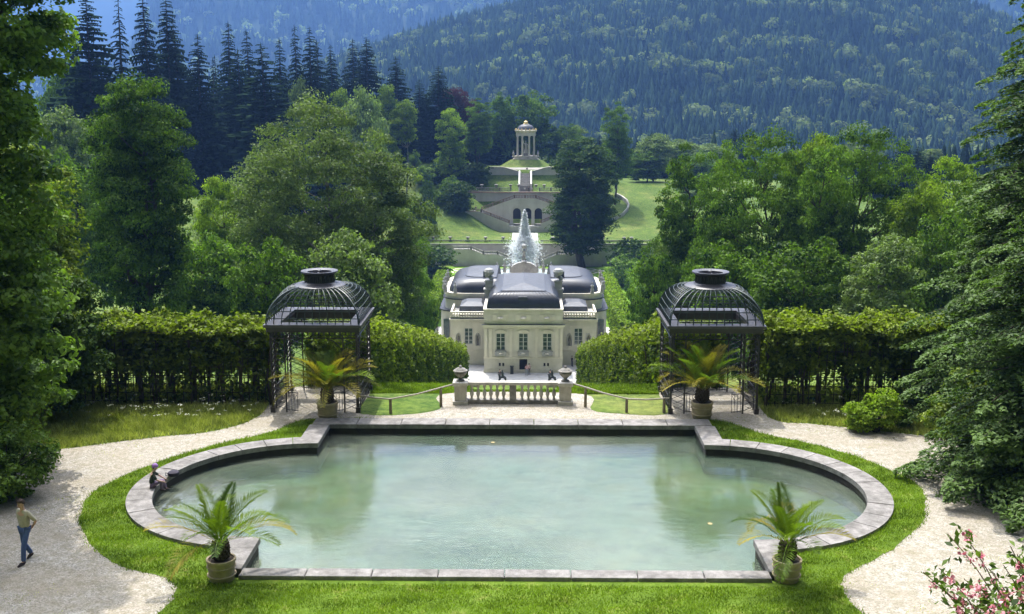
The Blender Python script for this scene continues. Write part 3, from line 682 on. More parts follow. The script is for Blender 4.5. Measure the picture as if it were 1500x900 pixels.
def spruce(h, r, seed, lm='spruce_needle', whorls=46, per=11, base=.06, droop=.35, dens=1.0, twig=1.0):
    rs = np.random.RandomState(seed); V = []; F = []
    for w_ in range(whorls):
        t = w_/whorls; z = h*(base+(1-base)*t**.92); L_ = r*(1-t)**.78*rs.uniform(.82, 1.1)+.25
        n = max(4, int(per*(1-.45*t)))
        ph = rs.uniform(0, 6.28)
        for k in range(n):
            a = ph+2*math.pi*k/n+rs.uniform(-.2, .2); ll = L_*rs.uniform(.7, 1.15); dr = droop*rs.uniform(.7, 1.3); d = np.array([math.cos(a), math.sin(a), 0]); sd_ = np.array([-d[1], d[0], 0])
            ns = max(3, int(5*dens)); zj = z+rs.uniform(-.3, .3)
            def pt(u): return np.array([0, 0, zj])+d*ll*u+np.array([0, 0, ll*(.22*u-dr*u*u*1.1+.16*max(0, u-.75))])
            for q in range(ns):
                u0, u1 = q/ns, (q+1)/ns; p0, p1 = pt(u0), pt(u1); wd = (.16+.26*math.sin(math.pi*min(1, u0+.18)))*ll*.5*twig
                for s_ in (-1, 1):
                    b = len(V); V += [p0, p1+d*ll*.10, p0*.35+p1*.65+sd_*s_*wd+np.array([0, 0, -wd*.55]), p0+sd_*s_*wd*.75+np.array([0, 0, -wd*.75])]; F.append((b, b+1, b+2, b+3))
                b = len(V); hg = ll*.20*rs.uniform(.6, 1.3); V += [p0, p1, p1+np.array([0, 0, -hg])+sd_*rs.uniform(-.1, .1)*ll, p0*.5+p1*.5+np.array([0, 0, -hg*1.2])]; F.append((b, b+1, b+2, b+3))
    b = len(V); V += [(.0, 0, h), (.12, 0, h-1.3), (0, .12, h-1.3), (-.12, 0, h-1.3)]; F.append((b, b+1, b+2, b+3))
    crown = np_mesh('crown', V, F, MATS[lm], None, tint=np.clip(rs.normal(.5, .25, len(F)), 0, 1))
    trunk = MB().tube([(0, 0, -.8), (0, 0, h*.5), (0, 0, h*.97)], [h*.012, h*.007, .03], 7).build('trunk', MATS['bark'], None)
    return trunk, crown
PROTO = {}
def plant(kind, x, y, z, sx, sz, rz, name, label, cat='tree', group=None):
    trunk, crown = PROTO[kind]; e = empty(name, (x, y, z), rz, (sx, sx, sz)); tag(e, label, cat, group)
    if 'spr' in kind: e.rotation_euler = (math.sin(x*3.1)*.03, math.cos(x*2.3)*.03, rz)
    for src in (trunk, crown):
        if src.parent is None: src.parent = e
        else: c = src.copy(); c.parent = e; c.name = src.name.split('.')[0]; col.objects.link(c)
    return e
SPW = dict(z0=.25)
PROTO['oakA'] = leafy('oakA', 25, [(0,0,.62,.30,.30,.34),(-.16,.05,.45,.22,.22,.25),(.17,0,.48,.20,.22,.26),(0,-.1,.35,.26,.22,.22)], 360, 1.45, 200, .31, 'maple_leaf', 'bark', 1, .42)
PROTO['paleA'] = leafy('paleA', 27, [(.03,0,.63,.30,.30,.34),(-.19,.0,.50,.18,.22,.30),(.21,0,.47,.16,.2,.28),(-.02,-.12,.36,.30,.22,.28)], 680, 1.3, 165, .27, 'pale_leaf', 'grey_bark', 2, .40, tbias=.05)
PROTO['twinA'] = leafy('twinA', 22, [(-.13,0,.73,.17,.17,.22),(.09,0,.77,.17,.18,.22),(-.15,0,.5,.18,.19,.24),(.14,0,.52,.19,.19,.25),(0,0,.3,.24,.2,.2)], 460, 1.15, 200, .26, 'maple_leaf', 'bark', 3, .42, tbias=-.12)
PROTO['tallB'] = leafy('tallB', 24, [(0,0,.72,.15,.15,.26),(-.08,0,.48,.17,.17,.25),(.10,.02,.42,.16,.16,.25)], 260, 1.2, 130, .33, 'maple_leaf', 'bark', 4, .30)
PROTO['limeC'] = leafy('limeC', 20, [(0,0,.66,.22,.22,.30),(-.12,0,.4,.22,.2,.27),(.14,0,.4,.2,.2,.27)], 260, 1.25, 120, .32, 'lime_leaf', 'bark', 5, .26)
PROTO['linden'] = leafy('linden', 33, [(0,0,.70,.155,.155,.28),(-.02,0,.48,.165,.16,.26),(.03,0,.36,.16,.16,.22),(.03,-.02,.22,.11,.11,.12)], 420, 1.7, 100, .5, 'dark_leaf', 'bark', 6, .75, tbias=.25)
PROTO['roundD'] = leafy('roundD', 18, [(0,0,.55,.33,.33,.43),(.1,0,.3,.32,.3,.28)], 210, 1.5, 80, .5, 'maple_leaf', 'bark', 7, .3)
PROTO['roundP'] = leafy('roundP', 18, [(0,0,.56,.32,.32,.42),(-.1,0,.3,.3,.3,.28)], 210, 1.5, 80, .5, 'pale_leaf', 'grey_bark', 8, .3)
PROTO['purple'] = leafy('purple', 22, [(0,0,.6,.26,.26,.36)], 150, 1.6, 80, .55, 'purple_leaf', 'bark', 9, .3)
PROTO['slender'] = leafy('slender', 22, [(0,0,.66,.16,.16,.30),(0,0,.35,.18,.18,.22)], 150, 1.3, 90, .42, 'lime_leaf', 'bark', 10, .25)
PROTO['birch'] = leafy('birch', 20, [(0,0,.76,.17,.17,.22)], 80, 1.1, 90, .4, 'lime_leaf', 'grey_bark', 11, .2, z0=.5)
PROTO['bush'] = leafy('bush', 3, [(0,0,.45,.6,.6,.45)], 70, .5, 60, .2, 'glossy_leaf', 'bark', 12, bushy=True)
PROTO['darkbush'] = leafy('darkbush', 4, [(0,0,.45,.5,.5,.5)], 70, .7, 50, .32, 'dark_leaf', 'bark', 13, bushy=True, tbias=.2)
PROTO['sprA'] = spruce(36, 5.4, 1); PROTO['sprB'] = spruce(36, 4.2, 2, droop=.45); PROTO['sprC'] = spruce(34, 6.3, 3, droop=.28, whorls=40); PROTO['sprT'] = spruce(36, 3.0, 4, droop=.6, whorls=44, per=8)
def at_top(kind, px, ytop, Y, width=None, name='broadleaf_tree', label='', group=None, zb=None, cat='tree', rz=None, hb=None, dz=0):
    """put a tree at image column px, distance Y, standing on the terrain and reaching ytop"""
    x, zt = A(px, ytop, Y); z = hz0(x, Y) if zb is None else zb; ph, pw = PDIM[kind]; H_ = max(1, zt-z); sz = H_/ph
    sx = sz if width is None else (width*Y/FPX)/pw
    return plant(kind, x, Y, z+dz, sx, sz, (px*.7) % 6.28 if rz is None else rz, name, label, cat, group)
def _dims(o):
    v = np.empty(len(o.data.vertices)*3, np.float32); o.data.vertices.foreach_get('co', v); v = v.reshape(-1, 3)
    return float(np.percentile(v[:, 2], 99.3)), float(np.percentile(v[:, 0], 99)-np.percentile(v[:, 0], 1))
PDIM = {k: _dims(c) for k, (t, c) in PROTO.items()}
# ---- spruces of the wood at left: (px, ytop, Y, kind, width px)
SP = [(122,-8,225,'sprC',88),(168,-2,228,'sprT',36),(213,-12,250,'sprB',46),(240,-10,262,'sprA',54),(262,30,270,'sprB',44),(287,52,262,'sprA',50),(308,88,300,'sprT',26),(318,84,318,'sprT',26),
  (332,36,285,'sprB',44),(350,74,270,'sprC',60),(368,48,295,'sprB',38),(392,66,262,'sprC',84),(408,60,300,'sprB',38),(434,42,300,'sprB',34),(455,42,296,'sprA',52),(468,62,300,'sprB',40),(487,68,330,'sprB',34),
  (516,60,340,'sprB',36),(537,56,335,'sprA',50),(504,100,345,'sprT',30),(583,84,345,'sprA',44),(614,118,350,'sprB',34),(640,98,355,'sprA',50),(626,140,362,'sprA',44),(560,130,368,'sprB',34),
  (100,80,250,'sprA',56),(192,110,285,'sprA',50),(150,90,262,'sprC',60),(300,130,320,'sprA',60),(420,110,330,'sprA',54),(228,80,285,'sprC',70),(375,110,315,'sprC',70),(480,120,350,'sprA',50),(700,160,372,'sprA',46),(745,165,378,'sprA',50),
  (1075,190,420,'sprC',38),(935,205,392,'sprB',34),(1268,206,330,'sprT',26),(1325,200,300,'sprB',34),(1345,215,310,'sprA',40),(1365,222,292,'sprA',44),(1300,225,320,'sprA',40),(880,200,385,'sprB',34),(955,196,380,'sprC',50)]
ORD = ['leftmost','second','third','fourth','fifth','sixth','seventh','eighth','ninth','tenth','eleventh','twelfth','thirteenth','fourteenth','fifteenth','sixteenth','seventeenth','eighteenth','nineteenth','twentieth','twenty-first','twenty-second','twenty-third','twenty-fourth','twenty-fifth','twenty-sixth','twenty-seventh','twenty-eighth','twenty-ninth','thirtieth','thirty-first','thirty-second','thirty-third','thirty-fourth','thirty-fifth','thirty-sixth','thirty-seventh','thirty-eighth']
lft = sorted([s for s in SP if s[0] < 760]); rgt = sorted([s for s in SP if s[0] >= 760])
for i, s in enumerate(lft):
    at_top(s[3], s[0], s[1], s[2], s[4]*1.3, 'spruce_tree', {122:'broad tall dark spruce left of the thin spire-like one, at the left of the wood',168:'very thin spire-like spruce standing alone against the hazy mountain'}.get(s[0], 'dark spruce in the wood left of the temple, %s from the left' % ORD[i]), 'spruces of the wood left of the temple')
for i, s in enumerate(rgt):
    at_top(s[3], s[0], s[1], s[2], s[4]*1.3, 'spruce_tree', 'dark spruce behind the trees right of the temple, %s from the left' % ORD[i], 'spruces behind the trees right of the temple')
# ---- broadleaf trees (kind, px, ytop, Y, width px, label)
BT = [
 ('paleA',480,160,105,262,'huge pale green round tree behind the left iron pavilion'),
 ('twinA',196,126,84,205,'dark green tree with a double crown behind the left hedge'),
 ('limeC',325,265,112,110,'light green tree between the double-crowned tree and the huge pale tree'),
 ('paleA',355,275,128,150,'pale grey-green tree filling the gap left of the huge pale tree'),
 ('oakA',590,335,130,100,'smaller leafy tree at the lower right of the huge pale tree'),
 ('roundP',515,345,86,130,'pale bushy tree low behind the left pavilion dome'),
 ('roundD',300,350,90,120,'mid green tree low behind the left hedge, right of the double crown'),
 ('roundD',390,360,80,120,'dark leafy tree low behind the left pavilion'),
 ('roundD',110,235,120,110,'grey-green tree between the near left tree and the double crown'),
 ('roundP',88,165,180,110,'hazy grey-green tree below the broad tall spruce'),
 ('roundD',95,100,235,80,'green tree top left of the broad tall spruce'),
 ('roundP',438,122,292,46,'pale round tree among the dark spruces of the left wood'),
 ('slender',500,135,300,40,'light green slender tree left of the willow-like round tree'),
 ('roundP',532,136,290,72,'silvery willow-like round tree above the huge pale tree'),
 ('slender',566,128,322,34,'narrow light green tree right of the silvery round tree'),
 ('birch',592,148,318,36,'thin tree with a long bare trunk standing on the meadow'),
 ('purple',664,132,362,48,'purple-leaved beech behind the slope, left one'),
 ('purple',684,148,366,36,'purple-leaved beech behind the slope, right one'),
 ('purple',648,170,360,34,'low purple-leaved beech in front of the other two'),
 ('slender',661,162,330,40,'light green tree on the meadow with bare lower trunk, left of the temple'),
 ('tallB',702,150,340,58,'broad green tree beside the temple terrace, left of it'),
 ('roundD',735,142,372,40,'dark green tree between the temple and the broad green tree'),
 ('roundD',779,140,376,76,'round dark green tree directly behind the temple'),
 ('roundD',830,185,372,44,'low green tree right behind the temple'),
 ('roundP',842,186,385,40,'pale tree top between the temple and the dark linden'),
 ('tallB',903,158,322,58,'tall yellowish green tree right of the dark linden'),
 ('linden',856,208,276,90,'big dark linden rising from the garden lawn right of the fountain'),
 ('roundP',960,198,352,56,'blue-green round tree at the forest edge right of the meadow'),
 ('roundD',948,222,348,52,'dark round tree at the forest edge right of the meadow'),
 ('roundP',1000,206,372,70,'pale round tree above the forest edge right of the meadow'),
 ('roundP',1045,212,380,60,'pale tree top left of the small dark spruce'),
 ('roundD',1020,225,330,60,'green tree just above the leafy grove at right'),
 ('tallB',1003,232,118,110,'light green tree at the left end of the grove behind the right pavilion'),
 ('oakA',1112,204,100,170,'dark-stemmed leafy tree behind the right pavilion, the broadest of the grove'),
 ('tallB',1062,228,108,100,'leafy tree between the first two tall trees of the right grove'),
 ('limeC',1190,204,112,130,'yellowish green tree in the middle of the right grove'),
 ('tallB',1215,222,95,110,'narrow dark leafy tree in the middle of the right grove'),
 ('oakA',1278,198,98,165,'tall leafy tree at the right end of the grove with dark forked trunk'),
 ('limeC',1352,272,92,130,'light green lower tree right of the grove'),
 ('limeC',1400,236,104,110,'yellow-green tree top behind the big fir at right'),
 ('roundP',1300,350,76,110,'pale bushy tree low behind the right hedge'),
 ('roundD',1180,360,80,150,'dark bushy tree low behind the right hedge, near the pavilion'),
 ('roundD',1070,365,92,130,'dark bushy tree low behind the right pavilion dome'),
 ('roundP',985,340,125,90,'pale bushy tree left of the right pavilion dome'),
 ('roundD',960,375,115,80,'green bushy tree beside the clipped garden hedge at right'),
 ('roundD',1385,320,80,110,'dark leafy tree behind the right hedge beside the fir'),
 ('roundD',605,395,135,70,'bushy tree beside the clipped garden hedge at left'),
]
for k, px, yt, Y, wd, lb in BT:
    at_top(k, px, yt, Y, wd, 'broadleaf_tree', lb, 'broadleaf trees round the palace garden')
# meadow bushes (px, ybase-ish, Y, h, w, kind, label)
for px, Y, h_, w_, k, lb in [(620,326,5,7,'bush','light bush on the meadow left of the slender tree'),(606,332,7,5,'bush','taller light bush at the upper edge of the meadow'),(648,333,6,10,'darkbush','dark wide bush below the slender meadow tree'),
    (672,333,6,7,'darkbush','dark bush left of the terrace end urn'),(690,333,7,10,'darkbush','dark bush below the broad green tree by the temple terrace'),(660,318,6,6,'bush','pale bush at the left end of the upper terrace wall'),(671,311,8,9,'darkbush','dark round bush at the left foot of the stair wall'),
    (628,300,12,4.5,'darkbush','dark columnar bush on the meadow left of the stairs'),(612,296,9,8,'darkbush','dark bush at the left end of the lower terrace'),(640,315,3,6,'bush','low bush in the middle of the left meadow'),
    (622,258,8,12,'darkbush','dark clump at the garden lawn edge left'),(935,262,9,12,'darkbush','dark clump at the garden lawn edge right'),(918,250,7,8,'bush','light shrub beside the clipped hedge at right')]:
    x, _z = A(px, 300, Y); z = hz0(x, Y); pd = PDIM[k]; plant(k, x, Y, z, w_/pd[1], h_/pd[0], px*.37 % 6.28, 'garden_bush', lb, 'bush', 'bushes on the garden slopes')
# ================================================================== hedges on trellis (tunnels of clipped hornbeam)
stone('trellis_wood', (.035,.03,.025), (.08,.07,.055), 6, .9, .5, .3, .005)
def hedge(name, x0, x1, y0, y1, hgt, gfun, n, lm, leaf, seed, label, group, low=1.0, trellis=None, axis='x', tint_top=.35, endcaps=True, lean=0, cat='hedge', thick=.35, rnd=.35, bumpy=.24):
    """clipped leafy box x0..x1, y0..y1 standing on gfun(x,y); low = leaf density in the lower half"""
    rs = np.random.RandomState(seed); ox, oy = (x0+x1)/2, (y0+y1)/2; oz = float(gfun(np.array([ox]), np.array([oy]))[0])
    H0 = empty(name, (ox, oy, oz)); tag(H0, label, cat, group)
    lx, ly = x1-x0, y1-y0; areas = np.array([lx*ly, lx*hgt, lx*hgt, ly*hgt, ly*hgt]); f = rs.choice(5, n, p=areas/areas.sum())
    u = rs.rand(n); v = rs.rand(n); w_ = rs.uniform(-.05, 1, n)**1.0*thick; w_ = np.nan_to_num(w_)
    X = np.where(f == 0, x0+u*lx, np.where(f <= 2, x0+u*lx, np.where(f == 3, x0+w_, x1-w_)))
    Y = np.where(f == 0, y0+v*ly, np.where(f == 1, y0+w_, np.where(f == 2, y1-w_, y0+u*ly)))
    Z = np.where(f == 0, hgt-w_, v*hgt)
    # round the top edges, add a lumpy outline
    Nn = np.zeros((n, 3)); Nn[f == 0] = (0, 0, 1); Nn[f == 1] = (0, -1, 0); Nn[f == 2] = (0, 1, 0); Nn[f == 3] = (-1, 0, 0); Nn[f == 4] = (1, 0, 0)
    lump = bumpy*(wob(X*1.0, Y*1.0+Z*1.3, 2.6, seed)+.8*wob(X, Y-Z*1.1, 6.0, seed+1))
    ztop = sm((Z/hgt-.80)/.20)*rnd; mxd = np.where(Z > hgt*.8, ztop**1.5, 0)
    X = X+Nn[:, 0]*lump-np.sign(X-ox)*np.where(np.abs(Nn[:, 0]) > .5, mxd, 0); Y = Y+Nn[:, 1]*lump-np.sign(Y-oy)*np.where(np.abs(Nn[:, 1]) > .5, mxd, 0); Z = Z+np.where(f == 0, lump*1.3+rs.exponential(.05, n), 0)
    keep = np.ones(n, bool)
    if low < 1:
        zz = Z/hgt; edge = .50+.09*wob(X, Y*0, 1.1, seed+5)+.07*wob(X, Y*0, 3.3, seed+6)
        den = np.where(zz < edge, low+(1-low)*sm((zz-edge+.14)/.14), 1)
        strands = np.clip(wob(X*1.0, Y*0, 4.2, seed+8), 0, 1); den = np.where(zz < edge, np.minimum(1, den+strands*.25*(zz/edge)), den)
        keep = (rs.rand(n) < den) | (f == 0)
    X, Y, Z, Nn = X[keep], Y[keep], Z[keep], Nn[keep]; k = len(X)
    gz = gfun(X, Y)-oz
    P = np.stack([X-ox, Y-oy, Z+gz], 1); N2 = Nn*.7+rs.normal(size=(k, 3))*.75+np.array([0, 0, .35])
    V, F = leaves(P, N2, leaf, rs)
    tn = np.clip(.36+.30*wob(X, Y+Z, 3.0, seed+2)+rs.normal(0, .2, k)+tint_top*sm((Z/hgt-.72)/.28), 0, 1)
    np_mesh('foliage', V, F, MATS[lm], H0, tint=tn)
    # inner twigs / stems and lattice
    if trellis:
        mb = MB(); tl = MB(); st = trellis.get('step', .9)
        L_ = lx if axis == 'x' else ly; ns = int(L_/st)
        for k_ in range(ns+1):
            for side in (0, 1):
                if axis == 'x': px_, py_ = x0+k_*st+rs.uniform(-.2, .2), (y0+.25 if side == 0 else y1-.25)+rs.uniform(-.1, .1)
                else: px_, py_ = (x0+.25 if side == 0 else x1-.25)+rs.uniform(-.1, .1), y0+k_*st+rs.uniform(-.2, .2)
                g0 = float(gfun(np.array([px_]), np.array([py_]))[0])-oz
                for q in range(rs.randint(1, 4)):
                    a_ = rs.uniform(-.12, .12, 2); r_ = rs.uniform(.03, .085)
                    mb.tube([(px_-ox+a_[0], py_-oy+a_[1]*.4, g0-.1), (px_-ox+a_[0]+rs.uniform(-.15, .15), py_-oy+a_[1]*.4, g0+hgt*.35), (px_-ox+a_[0]*2+rs.uniform(-.3, .3), py_-oy+rs.uniform(-.1, .1), g0+hgt*.8)], [r_, r_*.75, r_*.4], 5)
        mb.build('stems', MATS['bark'], H0, smooth=True)['kind'] = 'stuff'
        if trellis.get('lattice', True):
            for side in (0, 1):
                yy = (y0+.12) if side == 0 else (y1-.12); zt_ = hgt*.86
                for k_ in range(int(lx/.34)+1):
                    xx = x0+.1+k_*.34; g0 = float(gfun(np.array([xx]), np.array([yy]))[0])-oz
                    big_ = k_ % 6 == 0; r_ = .045 if big_ else .014; tl.box(xx-ox-r_, xx-ox+r_, yy-oy-r_, yy-oy+r_, g0-.05, g0+zt_)
                for q in range(9):
                    zz = .18+q*.36; tl.box(x0-ox+.05, x1-ox-.05, yy-oy-.012, yy-oy+.012, zz-.014, zz+.014)
            tl.build('trellis', MATS['trellis_wood'], H0)
    return H0
z0f = lambda x, y: hz(x, y)
flat0 = lambda x, y: 0*x
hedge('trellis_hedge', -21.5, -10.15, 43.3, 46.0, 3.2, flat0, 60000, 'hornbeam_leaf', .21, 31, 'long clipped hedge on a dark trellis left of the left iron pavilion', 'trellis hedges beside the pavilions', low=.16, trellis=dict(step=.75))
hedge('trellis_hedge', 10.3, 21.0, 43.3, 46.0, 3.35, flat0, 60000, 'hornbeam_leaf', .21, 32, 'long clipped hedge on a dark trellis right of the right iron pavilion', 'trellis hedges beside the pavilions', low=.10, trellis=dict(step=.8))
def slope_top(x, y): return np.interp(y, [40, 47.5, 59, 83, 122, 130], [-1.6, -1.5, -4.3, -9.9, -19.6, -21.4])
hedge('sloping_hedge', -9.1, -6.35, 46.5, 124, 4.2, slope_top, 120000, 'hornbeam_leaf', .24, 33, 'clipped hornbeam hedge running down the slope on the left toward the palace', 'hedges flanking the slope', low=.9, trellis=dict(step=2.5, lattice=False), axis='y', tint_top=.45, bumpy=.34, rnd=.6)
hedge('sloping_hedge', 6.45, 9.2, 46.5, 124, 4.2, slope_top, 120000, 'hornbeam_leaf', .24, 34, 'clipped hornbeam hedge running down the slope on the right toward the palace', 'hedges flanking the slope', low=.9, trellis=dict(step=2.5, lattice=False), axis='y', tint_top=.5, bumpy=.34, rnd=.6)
# clipped garden hedges beside the palace
HG = [(-19.6,-16.6,186,243,4.6,'clipped hedge row left of the palace, the one nearest the building'),(-25.5,-22.5,172,250,4.2,'tall outer clipped hedge row left of the palace'),
      (16.4,19.4,182,238,5.0,'clipped hedge row right of the palace, the one nearest the building'),(22.8,25.6,172,246,4.4,'outer clipped hedge row right of the palace')]
for i, (a, b, c_, d, h_, lb) in enumerate(HG):
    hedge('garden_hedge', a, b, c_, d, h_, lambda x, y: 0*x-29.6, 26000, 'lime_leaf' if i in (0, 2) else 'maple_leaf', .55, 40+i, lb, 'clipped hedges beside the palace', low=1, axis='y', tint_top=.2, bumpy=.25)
for i, (a, b, c_, d, h_, lb) in enumerate([(-21,-17.5,172,176,1.6,'small box hedge block at the front left palace corner'),(-6.2,-3.6,153.5,157.5,.9,'low box hedge on the left behind the balustrade'),(4.2,6.6,153.5,157.5,.9,'low box hedge on the right behind the balustrade')]):
    hedge('box_hedge', a, b, c_, d, h_, lambda x, y: 0*x-29.6, 5000, 'hornbeam_leaf', .3, 50+i, lb, 'low box hedges round the parterre', low=1, axis='y')

# ================================================================== near trees and shrubs framing the view
def near_tree(name, loc, spec, label, cat='tree', **kw):
    t, c = leafy(name, *spec, **kw); e = empty(name, loc); tag(e, label, cat); t.parent = e; c.parent = e; t.name = 'trunk'; c.name = 'crown'; return e
# left: big overhanging broadleaf tree (upper left corner)
x, _z = A(-75, 300, 34.5)
near_tree('broadleaf_tree', (x, 34.5, 0), (18.5, [(0,0,.52,.17,.17,.22),(.03,.0,.30,.16,.15,.18),(.03,0,.80,.20,.2,.22),(.15,0,.95,.16,.16,.11),(.02,.05,.16,.13,.13,.12)], 700, .75, 150, .21, 'glossy_leaf', 'bark', 61), 'near leafy tree at the left picture edge with glossy sunlit leaves', trunk_r=.3)
x, _z = A(15, 300, 50)
near_tree('broadleaf_tree', (x, 50, 0), (13, [(0,0,.52,.22,.2,.33),(.05,-.05,.28,.22,.2,.22)], 330, .8, 130, .22, 'olive_leaf', 'bark', 62), 'olive-green bushy tree between the left picture edge and the double-crowned tree', trunk_r=.25, flat=.9)
x, _z = A(-25, 640, 36)
near_tree('broadleaf_tree', (x-.4, 41.5, 0), (6.2, [(0,0,.5,.42,.35,.48)], 200, .6, 110, .2, 'dark_leaf', 'bark', 63), 'dark leafy tree at the left end of the left trellis hedge', trunk_r=.12, tbias=.3)
x, y = G(22, 745); near_tree('garden_bush', (x-.9, y+.9, 0), (2.5, [(0,0,.45,.72,.6,.5)], 150, .38, 95, .13, 'glossy_leaf', 'bark', 64), 'round dark green bush beside the walking man at the left', 'bush', bushy=True)
x, y = G(40, 655); near_tree('garden_bush', (x-1.4, y+.5, 0), (1.6, [(0,0,.45,.9,.6,.5)], 80, .32, 80, .13, 'hornbeam_leaf', 'bark', 65), 'light green shrub on the grass at the far left', 'bush', bushy=True)
# right: big fir-like tree and arching shrubs
def fir_near(px, Y, h, r, seed, label, whorls=44, per=13, droop=.42, z0=0):
    x, _ = A(px, 300, Y); t, c = spruce(h, r, seed, 'fir_needle', whorls, per, .03, droop, 2.2, .55)
    e = empty('fir_tree', (x, Y, z0)); tag(e, label, 'tree', 'big firs at the right picture edge'); t.parent = e; c.parent = e; return e
def hemlock(px, Y, h, r, seed, label, n=210):
    """tall conifer with feathery hanging sprays of small leaf-like needles"""
    rs = np.random.RandomState(seed); x, _ = A(px, 300, Y); e = empty('fir_tree', (x, Y, 0)); tag(e, label, 'tree', 'big firs at the right picture edge')
    mb = MB(); mb.tube([(0, 0, -.3), (0, 0, h*.5), (0, 0, h*.98)], [.32, .2, .03], 8); PP = []; NN = []; TT = []
    for k in range(n):
        t = (k/n)**1.15; z = h*(.03+.95*t); L_ = r*(1-t)**.62*rs.uniform(.6, 1.12)+.25; a = k*2.399+rs.uniform(-.3, .3); d = np.array([math.cos(a), math.sin(a), 0]); sd_ = np.array([-d[1], d[0], 0])
        up = rs.uniform(.15, .5); f = lambda u: np.array([0, 0, z])+d*L_*u+np.array([0, 0, L_*(up*u-.62*u*u*(.6+.5*up))])
        if L_ > .8: mb.tube([f(u) for u in (0, .35, .7, .95)], [.05*L_/r+.012, .03*L_/r+.01, .012, .006], 4, False)
        m_ = int(520*L_/r*(.5+.5*L_/r))+30; u = rs.uniform(.12, 1.03, m_)**.8; sp_ = rs.uniform(-1, 1, m_); wd = L_*(.30*np.sin(math.pi*np.clip(u*.9+.06, 0, 1)))
        base = np.array([f(q) for q in u]); P = base+sd_*(sp_*wd)[:, None]; P[:, 2] -= np.abs(sp_)*wd*.35+rs.exponential(.06, m_)
        PP.append(P); NN.append(np.array([0, 0, 1])+d*.35+rs.normal(size=(m_, 3))*.38); TT.append(np.clip(rs.normal(.42, .15)+.28*(u > .82)+rs.normal(0, .15, m_), 0, 1))
    P = np.concatenate(PP); V, F = leaves(P, np.concatenate(NN), .19, rs, .45)
    np_mesh('crown', V, F, MATS['fir_needle'], e, tint=np.concatenate(TT)); mb.build('trunk', MATS['bark'], e, smooth=True)
hemlock(1522, 41, 18.4, 4.5, 71, 'tall feathery fir rising to the top at the right picture edge', 300)
hemlock(1472, 44, 9.4, 3.4, 72, 'shorter feathery fir in front of the tall one, next to the right hedge end', 220)
hemlock(1562, 33.5, 11.5, 4.0, 73, 'near fir at the right picture edge whose pale drooping sprays hang over the shrubs', 220)
x, y = G(1440, 700); near_tree('garden_bush', (x+.9, y+1.0, 0), (3.6, [(0,0,.42,.62,.5,.45),(-.25,.1,.55,.3,.3,.35)], 210, .45, 110, .15, 'hornbeam_leaf', 'bark', 66), 'large arching green shrub at the right path edge below the firs', 'bush', bushy=True, tbias=-.05)
x, y = G(1500, 745); near_tree('garden_bush', (x+.8, y+.3, 0), (3.2, [(0,0,.42,.7,.6,.48)], 170, .45, 100, .15, 'dark_leaf', 'bark', 67), 'dark shaded bush at the right path bend under the fir', 'bush', bushy=True)
x, y = G(1283, 632); near_tree('garden_bush', (x, y, 0), (1.75, [(.12,0,.5,.38,.34,.5),(-.38,0,.36,.30,.28,.34)], 75, .27, 75, .12, 'lime_leaf', 'bark', 68), 'small bright green shrub on the grass in front of the right trellis hedge', 'bush', bushy=True, tbias=.1)
x, y = G(1322, 628); near_tree('garden_bush', (x, y+.1, 0), (.8, [(0,0,.5,.5,.4,.5)], 25, .2, 50, .11, 'maple_leaf', 'bark', 69), 'tiny green shrub right beside the small bright one', 'bush', bushy=True)
# tree above and behind the camera on the right/left whose shade falls on the paths
near_tree('broadleaf_tree', (-18.6, 27.0, 0), (13, [(0,0,.62,.2,.2,.26)], 150, 1.0, 110, .28, 'maple_leaf', 'bark', 70), 'leafy tree just outside the left picture edge shading the path', trunk_r=.25)
near_tree('broadleaf_tree', (19.2, 33.2, 0), (9, [(0,0,.6,.3,.3,.33)], 130, .8, 110, .24, 'maple_leaf', 'bark', 75), 'leafy tree just outside the right picture edge shading the path', trunk_r=.2)

